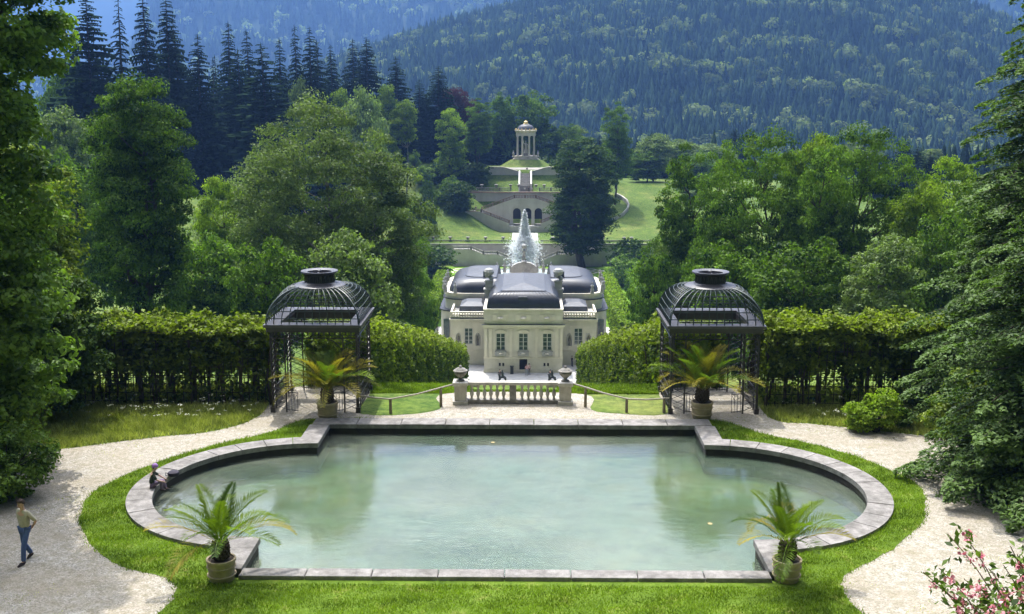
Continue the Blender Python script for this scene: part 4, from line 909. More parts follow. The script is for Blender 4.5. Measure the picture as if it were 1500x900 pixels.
# ---- pink flowering shrub close to the camera, bottom right
leafmat('weigela_leaf', (.05,.09,.02), (.13,.19,.04), .4, .08, grough=.4); leafmat('weigela_bloom', (.75,.16,.26), (.85,.42,.48), .4, .03, tcol=(1.1,.9,.9)); plain('twig_bark', (.16,.09,.06), .9)
def weigela():
    rs = np.random.RandomState(77); ox, oy = 3.9, 6.6; oz = hz0(ox, oy); e = empty('flowering_shrub', (ox, oy, oz)); tag(e, 'pink-flowering shrub with arching twigs in the bottom right corner', 'shrub')
    mb = MB(); LP = []; LN = []; FP = []; FN = []
    ends = []
    for (px, py, Y) in [(1388,782,7.2),(1408,778,7.0),(1352,838,7.0),(1360,850,6.8),(1412,848,6.8),(1435,862,6.6),(1400,870,6.8),(1452,850,6.6),(1480,800,6.4),(1490,812,6.3),(1470,828,6.5),(1497,845,6.2),(1440,885,6.5),(1470,880,6.3),(1492,870,6.2),(1425,893,6.5),(1505,780,6.4),(1510,830,6.1),(1460,898,6.2),(1400,900,6.6),(1488,900,6.0),(1530,800,6.2),(1530,860,6.2),(1375,832,7.0),(1448,833,6.7),(1560,840,6.2)]:
        x_, z_ = A(px, py, Y); ends.append(np.array([x_-ox, Y-oy, z_-oz]))
    for q in ends:
        b0 = np.array([rs.uniform(-.1, .1), rs.uniform(-.1, .1), -.1]); mid = b0*.5+q*.5+np.array([.12, 0, .16]); pts = []
        for t in np.linspace(0, 1, 9): pts.append((1-t)**2*b0+2*t*(1-t)*mid+t*t*q)
        mb.tube(pts, [.007*(1-k/9)+.002 for k in range(9)], 5)
        for k in range(38):
            t = rs.uniform(.40, 1); p = (1-t)**2*b0+2*t*(1-t)*mid+t*t*q; LP.append(p+rs.normal(size=3)*.035); LN.append(rs.normal(size=3)+np.array([0, -.3, .9]))
        for c_ in range(rs.randint(2, 5)):
            t = rs.uniform(.75, 1.0); p = (1-t)**2*b0+2*t*(1-t)*mid+t*t*q+rs.normal(size=3)*.015
            for k in range(10): FP.append(p+rs.normal(size=3)*.016); FN.append(rs.normal(size=3)+np.array([0, -.3, .5]))
    V, F = leaves(np.array(LP), np.array(LN), .062, rs, .5); np_mesh('foliage', V, F, MATS['weigela_leaf'], e, tint=rs.rand(len(LP)))
    V, F = leaves(np.array(FP), np.array(FN), .030, rs, .75); np_mesh('blossoms', V, F, MATS['weigela_bloom'], e, tint=rs.rand(len(FP)))
    mb.build('twigs', MATS['twig_bark'], e, smooth=True)
weigela()

# ================================================================== grass and flowers
leafmat('grass_blade', (.08,.145,.012), (.22,.31,.03), .4, .04); leafmat('tall_grass', (.20,.25,.05), (.42,.44,.14), .4, .04); leafmat('flower_head', (.55,.55,.42), (.8,.8,.7), .3, .02)
def grass(name, n, sampler, hgt, wid, lm, seed, zf=None, label=None, cat=None):
    rs = np.random.RandomState(seed); X, Y = sampler(n, rs); n = len(X); Z = (zf(X, Y) if zf else 0*X)
    a = rs.uniform(0, 6.28, n); h_ = hgt*rs.uniform(.5, 1.3, n)*(1+.5*wob(X, Y, 3.2, seed)); w_ = wid*rs.uniform(.6, 1.3, n)
    lx, ly = rs.normal(0, .4, n)*h_, rs.normal(0, .4, n)*h_
    V = np.stack([np.stack([X-np.cos(a)*w_, Y-np.sin(a)*w_, Z], 1), np.stack([X+np.cos(a)*w_, Y+np.sin(a)*w_, Z], 1), np.stack([X+lx, Y+ly, Z+h_], 1)], 1).reshape(-1, 3)
    o_ = np_mesh(name, V, np.arange(3*n).reshape(n, 3), MATS[lm], None, tint=np.clip(.5+.3*wob(X, Y, 1.3, seed+1)+.3*wob(X, Y, 5.3, seed+2)+rs.normal(0, .2, n), 0, 1)); tag(o_, label, cat, kind='stuff'); return o_
def lawn_s(n, rs):
    x = rs.uniform(-13.8, 13.8, n); y = rs.uniform(23.5, 41.6, n); j = rs.normal(0, .07, (2, n)); k = in_poly(x+j[0], y+j[1], LAWN) & ~pool_inside(x, y, .76) & ~((np.abs(x) < 7.1) & (y > 26.66) & (y < 41.3)) & ~((np.abs(x) < 7.75) & (y > 40.2) & (y < 41.3)) & ~((np.abs(x) < 7.8) & (y > 27.1) & (y < 40))
    return x[k], y[k]
grass('lawn_grass', 620000, lawn_s, .075, .013, 'grass_blade', 81, label='bright short grass growing round the pool', cat='grass')
def meadow_s(n, rs):
    x = rs.uniform(-24, 24, n); y = rs.uniform(36, 46.5, n); j = rs.normal(0, .06, (2, n)); k = ~in_poly(x+j[0], y+j[1], GRAVEL) & ~in_poly(x, y, LAWN) & (np.abs(x) > 9.6)
    return x[k], y[k]
grass('meadow_grass', 260000, meadow_s, .22, .016, 'tall_grass', 82, label='tall seeding grass at the foot of the trellis hedges', cat='grass')
def slope_s(n, rs):
    y = 45.4+rs.uniform(0, 1, n)**1.6*34; x = rs.uniform(-6.5, 6.5, n); k = ~in_poly(x, y, GRAVEL) & (np.abs(x) > np.where(y > 46, 1.9, 0)); return x[k], y[k]
grass('slope_grass', 150000, slope_s, .10, .016, 'grass_blade', 83, zf=hz, label='short green grass on the slope behind the balustrade', cat='grass')
def weeds_s(n, rs):
    x = rs.uniform(-18, 17, n); y = rs.uniform(23, 42, n); k = in_poly(x, y, GRAVEL) & ~in_poly(x, y, LAWN) & (wob(x, y, 1.7, 90)+.5*wob(x, y, 5, 91) > .55) & ~pool_inside(x, y, 1.2); return x[k], y[k]
grass('path_weeds', 60000, weeds_s, .035, .014, 'tall_grass', 84, label='sparse weeds and dry grass growing through the gravel', cat='weeds')
def joint_s(n, rs):
    x = rs.uniform(-7, 7, n); y = 41.3+np.abs(rs.normal(0, .06, n)); k = wob(x, y, 2.5, 95) > .1; return x[k], y[k]
grass('joint_weeds', 5000, joint_s, .05, .012, 'tall_grass', 85, label='small weeds along the back edge of the pool coping', cat='weeds')
def umbels():
    rs = np.random.RandomState(86); P = []; x = np.concatenate([rs.uniform(-21, -10.3, 130), rs.uniform(10.5, 20, 40)]); y = rs.uniform(40.6, 43.2, 170)
    k = ~in_poly(x, y, GRAVEL); x, y = x[k], y[k]
    for a, b in zip(x, y):
        h_ = rs.uniform(.2, .62); 
        for q in range(9): P.append((a+rs.normal(0, .05), b+rs.normal(0, .05), h_+rs.normal(0, .015)))
    P = np.array(P); V, F = leaves(P, np.array([[0, 0, 1.]])+rs.normal(size=(len(P), 3))*.3, .045, rs, .9)
    tag(np_mesh('wildflowers', V, F, MATS['flower_head'], None, tint=rs.rand(len(P))), 'white umbel wildflowers in the tall grass before the trellis hedges', 'wildflowers', kind='stuff')
umbels()
# fallen leaves floating on the water by the wall
mbl = [];rs = np.random.RandomState(4)
fl_m = plain('dead_leaf', (.35,.28,.12), .8)
for k, (px, py) in enumerate([(382,665),(1118,656),(1162,664),(1184,668),(1245,698),(1250,703),(1040,767),(722,648)]):
    x, y = G(px, py, -.29); a = rs.uniform(0, 6)
    o_ = MB().add([(.09*math.cos(a+t)*(1 if t % 3.1 < 1 else .6), .09*math.sin(a+t), 0) for t in (0, 1, 2.1, 3.14, 4.2, 5.3)], [(0, 1, 2, 3, 4, 5)]).build('floating_leaf', fl_m, None); o_.location = (x, y, -.292)
    tag(o_, ['fallen leaf on the water below the left far coping','first of three fallen leaves by the right far wall of the pool','second of three fallen leaves by the right far wall of the pool','third of three fallen leaves by the right far wall of the pool','fallen leaf at the right rounded end, the farther of two','fallen leaf at the right rounded end, the nearer of two','fallen leaf floating in open water at the right of the pool','pale fallen leaf floating near the middle of the far wall'][k], 'leaf', 'leaves floating on the pool')
# ================================================================== palace
stone('palace_stone', (.63,.59,.50), (.75,.71,.62), .8, .8, .35, .15, .01, dirt=(.36,.34,.29), streak=True)
stone('palace_trim', (.66,.61,.50), (.80,.75,.64), .9, .75, .45, .15, .01, dirt=(.34,.32,.28), streak=True)
stone('roof_metal', (.018,.020,.028), (.036,.038,.050), .9, .40, .5, .12, .02, 0, dirt=(.02,.022,.03), spec=.55, streak=True)
stone('roof_lead', (.06,.066,.082), (.11,.117,.135), 1.1, .5, .5, .1, .01, 0, dirt=(.11,.11,.13))
m, N, L, o = new_mat('window_glass'); p = N.new('ShaderNodeBsdfPrincipled'); g = N.new('ShaderNodeNewGeometry').outputs['Position']
L.new(ramp(N, L, noise(N, L, g, .9, 3), [(.4, (.02,.035,.03)), (.7, (.09,.13,.11))]), p.inputs['Base Color']); p.inputs['Roughness'].default_value = .12; L.new(p.outputs[0], o.inputs[0])
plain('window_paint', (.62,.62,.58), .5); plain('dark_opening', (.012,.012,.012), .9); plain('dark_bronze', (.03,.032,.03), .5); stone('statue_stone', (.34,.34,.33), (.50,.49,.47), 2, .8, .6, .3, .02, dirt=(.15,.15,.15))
PX, PY, PZ = .03, 167.4, -29.6
pal = empty('palace', (PX, PY, PZ)); tag(pal, 'small pale rococo palace with dark curved mansard roofs in the valley below the pool', 'palace')
def wall_y(mb, x0, x1, z0, z1, y, ops, depth=.3, out=-1):
    xs_ = sorted({x0, x1, *[v for o in ops for v in o[:2]]}); zs_ = sorted({z0, z1, *[v for o in ops for v in o[2:]]})
    for i in range(len(xs_)-1):
        for j in range(len(zs_)-1):
            a, b, c, d = xs_[i], xs_[i+1], zs_[j], zs_[j+1]; mx_, mz_ = (a+b)/2, (c+d)/2
            if any(o[0] < mx_ < o[1] and o[2] < mz_ < o[3] for o in ops): continue
            mb.add([(a, y, c), (b, y, c), (b, y, d), (a, y, d)], [(0, 1, 2, 3)])
    for o in ops:
        a, b, c, d = o; y2 = y-out*depth
        mb.add([(a, y, c), (b, y, c), (b, y, d), (a, y, d), (a, y2, c), (b, y2, c), (b, y2, d), (a, y2, d)], [(0, 1, 5, 4), (1, 2, 6, 5), (2, 3, 7, 6), (3, 0, 4, 7)])
def window(x, y, z0, z1, w, parent=None, rot=0, muntin=3):
    e = MB(); fw = .09
    e.box(-w/2, -w/2+fw, .1, .2, z0, z1).box(w/2-fw, w/2, .1, .2, z0, z1).box(-w/2+fw, w/2-fw, .1, .2, z1-fw, z1).box(-w/2+fw, w/2-fw, .1, .2, z0, z0+fw).box(-.06, .06, .08, .2, z0+fw, z1-fw)
    for k in range(1, muntin+1):
        zz = z0+(z1-z0)*k/(muntin+1); e.box(-w/2+fw, -.062, .12, .17, zz-.03, zz+.03).box(.062, w/2-fw, .12, .17, zz-.03, zz+.03)
    f = e.build('window', MATS['window_paint'], parent or pal); f.location = (x, y, 0); f.rotation_euler = (0, 0, rot)
    MB().box(-w/2, w/2, .205, .24, z0, z1).build('pane', MATS['window_glass'], f)
# --- central risalit  (x +-6.15, front y=0)
cw = 6.15; mb = MB(); WX = (-3.55, 0, 3.75)
ops = [(x-.72, x+.72, 3.55, 6.3) for x in WX]+[(.0-.62, .62, .0, 2.15)]+[(-3.85,-3.55,1.0,1.55),(-3.3,-3.0,1.0,1.55),(3.2,3.5,1.0,1.55),(3.75,4.05,1.0,1.55)]
wall_y(mb, -cw, cw, 0, 10, 0, ops)
mb.add([(-cw,0,0),(-cw,12,0),(-cw,12,10),(-cw,0,10)], [(0,1,2,3)]); mb.add([(cw,0,0),(cw,12,0),(cw,12,10),(cw,0,10)], [(0,1,2,3)]); mb.add([(-cw,0,10),(cw,0,10),(cw,12,10),(-cw,12,10)], [(0,1,2,3)])
mb.build('front_wall', MATS['palace_stone'], pal)
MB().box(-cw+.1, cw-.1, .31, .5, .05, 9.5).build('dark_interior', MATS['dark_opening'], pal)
for x in WX: window(x, .02, 3.55, 6.3, 1.44)
for x in WX:
    MB().box(x-.85, x+.85, -.45, -.02, 2.75, 2.92).box(x-.85, x+.85, -.45, -.38, 2.92, 3.5).box(x-.85, x-.78, -.38, -.02, 2.92, 3.5).box(x+.78, x+.85, -.38, -.02, 2.92, 3.5).build('balcony', MATS['statue_stone'], pal)
    MB().lathe([(.3,0),(.34,.08),(.2,.2)], 12, (x, -.47, 3.1)).build('balcony_crest', MATS['palace_trim'], pal)
mb = MB(); mb.box(-cw-.12, cw+.12, -.13, 0, 2.28, 2.5).build('string_course', MATS['palace_trim'], pal)
MB().box(-cw-.1, cw+.1, -.1, -.003, 0, .5).build('base_course', MATS['palace_trim'], pal)
for x in (-5.9, -5.15, -1.95, 2.1, 5.2, 5.95):
    MB().box(x-.22, x+.22, -.12, -.003, 2.503, 7.1).box(x-.28, x+.28, -.16, -.003, 6.75, 7.1).build('pilaster', MATS['palace_trim'], pal)
for x in WX:
    MB().prism([(x-.9, 6.45), (x+.9, 6.45), (x+.9, 6.6), (x+.5, 6.85), (x, 6.98), (x-.5, 6.85), (x-.9, 6.6)], -.16, -.004).build('window_hood', MATS['palace_trim'], pal)
MB().box(-cw-.15, cw+.15, -.16, -.003, 7.12, 7.45).box(-cw-.35, cw+.35, -.38, .0, 7.45, 7.7).build('cornice', MATS['palace_trim'], pal)
MB().box(-cw-.36, cw+.36, -.4, 0, 7.703, 7.76).build('cornice_capping', MATS['roof_metal'], pal)
mb = MB(); mb.box(-cw+.2, cw-.2, -.05, -.003, 7.9, 8.1)
for x in (-3.6, 0, 3.7): mb.box(x-1.2, x+1.2, -.08, -.003, 8.4, 9.3).lathe([(.5,0),(.4,.08),(.1,.12)], 12, (x, -.2, 8.8))
mb.build('attic_relief', MATS['palace_trim'], pal)
MB().box(-cw-.12, cw+.12, -.15, 12, 10.003, 10.2).build('attic_capping', MATS['palace_trim'], pal)
MB().box(-4.0, -3.7, -.25, -.02, 0, 1.0).build('door_lamp_box', MATS['dark_bronze'], pal) if False else None
def frust(mb, levels):   # levels: (x0,x1,y0,y1,z)
    mb.loft([[(a, c, z), (b, c, z), (b, d, z), (a, d, z)] for a, b, c, d, z in levels]); return mb
def mansard(x0, x1, y0, y1, z0, h, inset, n=9, round_back=False):
    lv = []
    for k in range(n):
        t = k/(n-1); a = t*math.pi/2; ins = inset*(1-math.cos(a))+.0; zz = z0+h*math.sin(a)**.9 if t > 0 else z0
        lv.append((x0+ins, x1-ins, y0+ins, y1-ins, zz))
    return lv
o_ = frust(MB(), mansard(-5.75, 5.8, .35, 22, 10.2, 2.4, 2.0)).build('roof', MATS['roof_metal'], pal, smooth=True)
MB().box(-3.6, 3.6, 2.25, 20.2, 12.55, 12.72).build('roof_band', MATS['roof_metal'], pal)
mb = MB(); mb.add([(-3.4,2.4,12.725),(3.4,2.4,12.725),(0,6,13.45),(3.4,20,12.725),(-3.4,20,12.725),(0,16,13.45)], [(0,1,2),(1,3,5,2),(3,4,5),(4,0,2,5),(0,4,3,1)]); mb.build('roof_top', MATS['roof_lead'], pal)
MB().box(-.8, .6, .55, 1.6, 10.8, 12.0).build('roof_hatch', MATS['roof_metal'], pal)
# seams
mb = MB()
for k in range(17):
    x = -5.2+10.4*k/16
    pts = []
    for q in range(8):
        t = q/7; a = t*math.pi/2; ins = 2.0*(1-math.cos(a)); sc_ = (5.78-ins)/5.78; pts.append((x*sc_, .33+ins, 10.2+2.4*math.sin(a)**.9+.02))
    mb.tube(pts, .025, 4, False)
mb.build('roof_seams', MATS['roof_metal'], pal)
# --- side wings
for s in (-1, 1):
    mb = MB(); a, b = sorted((s*6.2, s*11.75)); wx = s*8.85
    ops = [(wx-.68, wx+.68, 3.4, 6.1), (s*7.4-.3, s*7.4+.3, 3.2, 5.1), (s*10.5-.3, s*10.5+.3, 3.2, 5.1)]
    wall_y(mb, a, b, 0, 7.9, 5, ops, .35); xo = s*11.75
    mb.add([(xo,5,0),(xo,13,0),(xo,13,7.9),(xo,5,7.9)], [(0,1,2,3)]); mb.add([(a,5,7.9),(b,5,7.9),(b,13,7.9),(a,13,7.9)], [(0,1,2,3)])
    mb.build('wing_wall', MATS['palace_stone'], pal)
    MB().box(a+.05, b-.1, 5.37, 5.5, .1, 7.5).build('niche_backing', MATS['palace_trim'], pal)
    window(wx, 5.02, 3.4, 6.1, 1.36)
    for nx_ in (s*7.4, s*10.5):
        MB().lathe([(.13,0),(.16,.1),(.1,.5),(.17,.95),(.1,1.15),(.06,1.2),(.11,1.35),(.05,1.5)], 8, (nx_, 5.14, 3.25)).build('niche_statue', MATS['dark_stone'], pal, smooth=True)
        mb = MB(); mb.tube([(nx_-.36, 4.97, 3.2), (nx_-.36, 4.97, 4.8), (nx_-.2, 4.97, 5.15), (nx_, 4.97, 5.28), (nx_+.2, 4.97, 5.15), (nx_+.36, 4.97, 4.8), (nx_+.36, 4.97, 3.2)], .06, 4); mb.build('niche_frame', MATS['statue_stone'], pal)
    MB().box(a-.0, b+(.2 if s > 0 else 0), 4.72, 5.0, 7.2, 7.45).box(a-(.2 if s < 0 else 0), b+(.2 if s > 0 else 0), 4.6, 5.0, 7.45, 7.65).build('wing_cornice', MATS['palace_trim'], pal)
    MB().box(a, b, 4.75, 5.05, 7.66, 7.75).build('wing_gutter', MATS['roof_metal'], pal)
    mb = MB(); mb.box(a, b+.0, 4.9, 5.2, 7.903, 8.0).box(a, b, 4.85, 5.25, 8.62, 8.8)
    for k in range(13): mb.box(a+.1+k*.43, a+.3+k*.43, 4.95, 5.15, 8.0, 8.62)
    xe = (b-.3, b) if s > 0 else (a, a+.3); mb.box(xe[0], xe[1], 5.26, 12, 7.903, 8.8); mb.box(a, b, 5.3, 6.4, 8.15, 8.3)
    mb.build('wing_parapet', MATS['palace_trim'], pal)
    MB().box(a, b, 4.86, 4.98, 2.28, 2.5).build('wing_string_course', MATS['palace_trim'], pal)
    frust(MB(), [(s*8.4-2.2, s*8.4+2.2, 6.2, 12.5, 8.0), (s*8.4-1.9, s*8.4+1.9, 6.5, 12, 9.4), (s*8.1-1.2, s*8.1+1.2, 8, 11, 9.9)]).build('wing_roof', MATS['roof_lead'], pal)
    # --- rear pavilion with rounded corner
    def outline(hx, y0, y1, r, x_in):
        pts = [(s*x_in, y0)]
        for q in range(7):
            t = q/6*math.pi/2; pts.append((s*(hx-r+r*math.sin(t)), y0+r-r*math.cos(t)))
        for q in range(7):
            t = q/6*math.pi/2; pts.append((s*(hx-r+r*math.cos(t)), y1-r+r*math.sin(t)))
        pts.append((s*x_in, y1)); return pts
    o1 = outline(14.1, 12.6, 33, 3.2, 5.9)
    MB().loft([[(p[0], p[1], z) for p in o1] for z in (0, 7.3)]).build('pavilion_wall', MATS['palace_stone'], pal)
    o2 = outline(14.35, 12.4, 33.2, 3.35, 5.9); MB().loft([[(p[0], p[1], z) for p in o2] for z in (7.303, 7.5)]).build('pavilion_cornice', MATS['roof_metal'], pal)
    o3 = outline(13.4, 13.2, 32.4, 3.2, 5.9); MB().loft([[(p[0], p[1], z) for p in o3] for z in (7.503, 9.9)]).build('pavilion_attic', MATS['palace_stone'], pal)
    o4 = outline(13.75, 12.9, 32.7, 3.4, 5.9); MB().loft([[(p[0], p[1], z) for p in o4] for z in (9.25, 9.4)]).build('attic_gutter', MATS['roof_metal'], pal)
    o5 = outline(13.5, 13.1, 32.6, 3.25, 5.9); MB().loft([[(p[0], p[1], z) for p in o5] for z in (9.903, 10.35)]).build('attic_parapet', MATS['palace_trim'], pal)
    lv = []
    for q in range(9):
        t = q/8; a_ = t*math.pi/2; ins = 2.6*(1-math.cos(a_)); zz = 10.35+2.2*math.sin(a_)
        oo = outline(12.7-ins, 13.6+ins*.8, 31.5-ins*.8, 2.8, 4.2+ins*.2); lv.append([(p[0], p[1], zz) for p in oo])
    MB().loft(lv).build('rear_roof', MATS['roof_metal'], pal, smooth=True)
    oo = outline(10.1, 16.4, 29.8, 2.4, 4.6); MB().loft([[(p[0], p[1], z) for p in oo] for z in (12.5, 12.64)]).build('rear_roof_band', MATS['roof_metal'], pal)
    oo = outline(9.8, 16.8, 29.2, 2.3, 4.7); oi = [(s*(7+(abs(p[0])-7)*.35), 23+(p[1]-23)*.35) for p in oo]; MB().loft([[(p[0], p[1], 12.643) for p in oo], [(p[0], p[1], 12.95) for p in oi]]).build('rear_roof_top', MATS['roof_lead'], pal)
    MB().box(s*6.6-.3, s*6.6+.3, 16.5, 17.1, 12.5, 13.6).build('vent_stack', MATS['roof_metal'], pal)
    for k, (xx, yy) in enumerate([(13.2,14.2),(13.7,17.5),(13.7,22),(13.7,27),(11.5,13.2)]):
        mb = MB(); mb.box(s*xx-.3, s*xx+.3, yy-.3, yy+.3, 10.353, 10.7); mb.lathe([(.28,0),(.34,.3),(.2,.7),(.3,1.0),(.16,1.2),(.1,1.28),(.17,1.45),(.06,1.65)], 8, (s*xx, yy, 10.7)); mb.build('roof_statue', MATS['statue_stone'], pal, smooth=True)
    # side windows of the pavilion
    f_ = MB().box(s*13.0-.5, s*13.0+.5, 12.9, 13.3, 2.8, 6.0).build('dark_window', MATS['window_glass'], pal)
    window(s*14.13, 20, 2.9, 6.0, 1.4, rot=s*math.pi/2); window(s*14.13, 25, 2.9, 6.0, 1.4, rot=s*math.pi/2)
    # trophy pillar between main roof and rear roof
    mb = MB(); x_ = s*5.7; mb.box(x_-.75, x_+.75, 9.6, 11.0, 10.0, 11.5).box(x_-.9, x_+.9, 9.4, 11.2, 11.5, 11.7).box(x_-.6, x_+.6, 9.7, 10.9, 11.7, 12.9).box(x_-.75, x_+.75, 9.55, 11.05, 12.9, 13.1)
    rs = np.random.RandomState(5)
    for k in range(9):
        a_ = k*.7; mb.lathe([(.05,0),(.33,.12),(.4,.35),(.3,.6),(.05,.7)], 8, (x_+.4*math.cos(a_), 10.3+.4*math.sin(a_), 13.05+.12*k))
    mb.lathe([(.2,0),(.75,.3),(.9,.7),(.7,1.1),(.2,1.3)], 10, (x_, 10.3, 13.8)); mb.build('trophy_pillar', MATS['statue_stone'], pal)
# ground-floor link, rear gable with the globe bearer
MB().box(-5.9, 5.9, 12.003, 33, 0, 10.3).build('core_wall', MATS['palace_stone'], pal)
mb = MB(); mb.prism([(-2.3, 10.3), (2.3, 10.3), (2.3, 12.2), (1.9, 12.6), (1.2, 12.95), (.8, 13.05), (-.8, 13.05), (-1.2, 12.95), (-1.9, 12.6), (-2.3, 12.2)], 30.5, 31.6); mb.build('rear_gable', MATS['statue_stone'], pal)
for s in (-1, 1): 
    for xx in (2.4, 3.6, 5.0): MB().lathe([(.3,0),(.36,.4),(.2,.9),(.32,1.3),(.15,1.5),(.18,1.8),(.05,2.0)], 8, (s*xx, 32.6, 10.9)).build('roof_statue', MATS['statue_stone'], pal, smooth=True)
mb = MB(); zb = 14.7
mb.lathe([(.75,0),(.75,.3),(.45,.5)], 12, (0, 31, zb))
mb.tube([(-.28, 31, zb+.5), (-.30, 31, zb+1.2), (-.14, 31, zb+1.9)], [.17, .2, .24], 8); mb.tube([(.30, 31.1, zb+.5), (.22, 30.9, zb+1.2), (.12, 31, zb+1.9)], [.17, .2, .24], 8)
mb.tube([(0, 31, zb+1.8), (.02, 31, zb+2.3), (0, 31, zb+2.9), (0, 31, zb+3.1)], [.36, .36, .48, .2], 9); mb.lathe([(.05,0),(.2,.12),(.22,.28),(.1,.45)], 8, (0, 31, zb+3.05))
for s in (-1, 1): mb.tube([(s*.4, 31, zb+2.85), (s*.72, 31, zb+3.1), (s*.55, 31, zb+3.6)], [.17, .14, .1], 7)
mb.build('atlas_statue', MATS['statue_stone'], pal, smooth=True); _g = bpy.data.objects['atlas_statue']; _g.name = 'gable_statue'; _g.scale = (.72, 1, .72); _g.location = (0, 0, 13.05-14.7*.72)
mb = MB(); mb.lathe([(.05*1, -.62), (.45, -.5), (.66, -.2), (.7, 0), (.66, .2), (.45, .5), (.05, .62)], 14, (0, 31, zb+4.1)); _g = mb.build('globe', MATS['statue_stone'], pal, smooth=True); _g.scale = (.72, 1, .72); _g.location = (0, 0, 13.05-14.7*.72)
# --- forecourt
g_m = stone('court_gravel', (.42,.41,.39), (.60,.59,.57), 1.5, .95, .4, .3, .01)
def flat(name, pts, z, m_, kind='structure', label=None, cat=None):
    o_ = MB().add([(p[0], p[1], z) for p in pts], [tuple(range(len(pts)))]).build(name, m_); 
    return tag(o_, label, cat, kind=kind)
flat('forecourt', [(-14,152.5),(14,152.5),(23.5,165),(23.5,262),(-23.5,262),(-23.5,165)], PZ+.006, g_m)
lawn2 = stone('garden_lawn', (.11,.22,.02), (.16,.28,.03), .5, .95, .3, .3, .05, dirt=(.08,.16,.015), spec=.1)
flat('garden_lawn', [(-34,203),(-15.5,203),(-15.5,206),(-5.5,262),(-5.5,280),(-34,280)], PZ+.012, lawn2); flat('garden_lawn', [(34,203),(15.5,203),(15.5,206),(5.5,262),(5.5,280),(34,280)], PZ+.012, lawn2)
# parterre scrolls
def scroll(x, y, r, name, label, group, zz, mt, rx=1.0):
    mb = MB()
    for q in (1, .62):
        n = 36; vs_ = []; 
        for k in range(n):
            a = 2*math.pi*k/n; rr = r*q*(1+.10*math.cos(6*a)); 
            for w_ in (-.18, .18): vs_.append((rx*(rr+w_*r*.35)*math.cos(a), (rr+w_*r*.35)*math.sin(a), zz))
        mb.add(vs_, [(2*k, 2*((k+1) % n), 2*((k+1) % n)+1, 2*k+1) for k in range(n)])
    o_ = mb.build(name, mt); o_.location = (x, y, 0); return tag(o_, label, 'flower bed', group)
bedm = plain('white_gravel', (.72,.66,.56), .9); redm = stone('flower_bed', (.34,.10,.07), (.45,.30,.16), 2, .9, .3)
scroll(-13.7, 273, 3.9, 'flower_bed', 'round scrolled flower bed on the left garden lawn by the fountain', 'scrolled flower beds', PZ+.02, bedm, 1.5); scroll(13.7, 273, 3.9, 'flower_bed', 'round scrolled flower bed on the right garden lawn by the fountain', 'scrolled flower beds', PZ+.02, bedm, 1.5)
boxm = stone('box_green', (.07,.13,.02), (.12,.19,.03), 2, .9, .3)
scroll(-1.9, 156.6, 1.1, 'flower_bed', 'small scrolled green bed on the palace forecourt, left one', 'scrolled flower beds', PZ+.03, boxm, 1.5); scroll(2.3, 156.6, 1.1, 'flower_bed', 'small scrolled green bed on the palace forecourt, right one', 'scrolled flower beds', PZ+.03, boxm, 1.5)
def fig_vase(x, y, label):
    e = empty('bronze_sculpture', (x, y, PZ)); tag(e, label, 'sculpture', 'dark sculptures on the forecourt')
    MB().box(-.5, .5, -.4, .4, 0, .9).box(-.6, .6, -.5, .5, .9, 1.0).build('pedestal', MATS['dark_stone'], e)
    mb = MB(); mb.tube([(-.45, 0, 1.0), (-.3, 0, 1.5), (.1, 0, 1.7), (.5, 0, 1.45), (.55, 0, 1.0)], [.14, .2, .26, .2, .12], 8); mb.tube([(-.3, 0, 1.5), (-.45, 0, 2.0), (-.6, 0, 2.05)], [.2, .15, .1], 8); mb.tube([(.1, 0, 1.7), (.05, .05, 2.25), (.05, 0, 2.45)], [.2, .2, .1], 8); mb.lathe([(.03,0),(.13,.1),(.1,.25)], 8, (.05, 0, 2.42))
    mb.build('figure', MATS['dark_bronze'], e, smooth=True)
fig_vase(-3.1, 158.2, 'dark sculpture on the forecourt left of the palace door'); fig_vase(4.3, 158.2, 'dark sculpture on the forecourt right of the palace door')
bn_ = empty('litter_bin', (-1.75, 166.6, PZ)); tag(bn_, 'dark upright bin against the palace wall left of the door', 'bin')
MB().box(-.25, .25, -.25, .25, 0, 1.15).build('body', MATS['dark_bronze'], bn_, bevel=.02); MB().box(-.3, .3, -.3, .3, 1.153, 1.25).build('lid', MATS['dark_bronze'], bn_, bevel=.02)
# cascade down the slope: pale stepped water stair behind the balustrade
mb = MB(); mt = stone('cascade_marble', (.50,.49,.47), (.68,.67,.64), 1.0, .6, .5, .2, .01)
n = 46
for k in range(n):
    y0 = 46.5+(147-46.5)*k/n; y1 = 46.5+(147-46.5)*(k+1)/n; zt = hz0(0, y1)+.03; zb2 = hz0(0, y1)-.4; mb.box(-1.5, 1.5, y0, y1, min(zb2, zt-.5), zt)
for s in (-1, 1): mb.loft([[(s*1.5, 46.5+(147-46.5)*k/30, hz0(0, 46.5+(147-46.5)*k/30)-.5) , (s*1.9, 46.5+(147-46.5)*k/30, hz0(0, 46.5+(147-46.5)*k/30)-.5), (s*1.9, 46.5+(147-46.5)*k/30, hz0(0, 46.5+(147-46.5)*k/30)+.10), (s*1.5, 46.5+(147-46.5)*k/30, hz0(0, 46.5+(147-46.5)*k/30)+.10)] for k in range(31)])
tag(mb.build('cascade_stair', mt), 'pale marble cascade steps running down the slope behind the balustrade', 'steps')
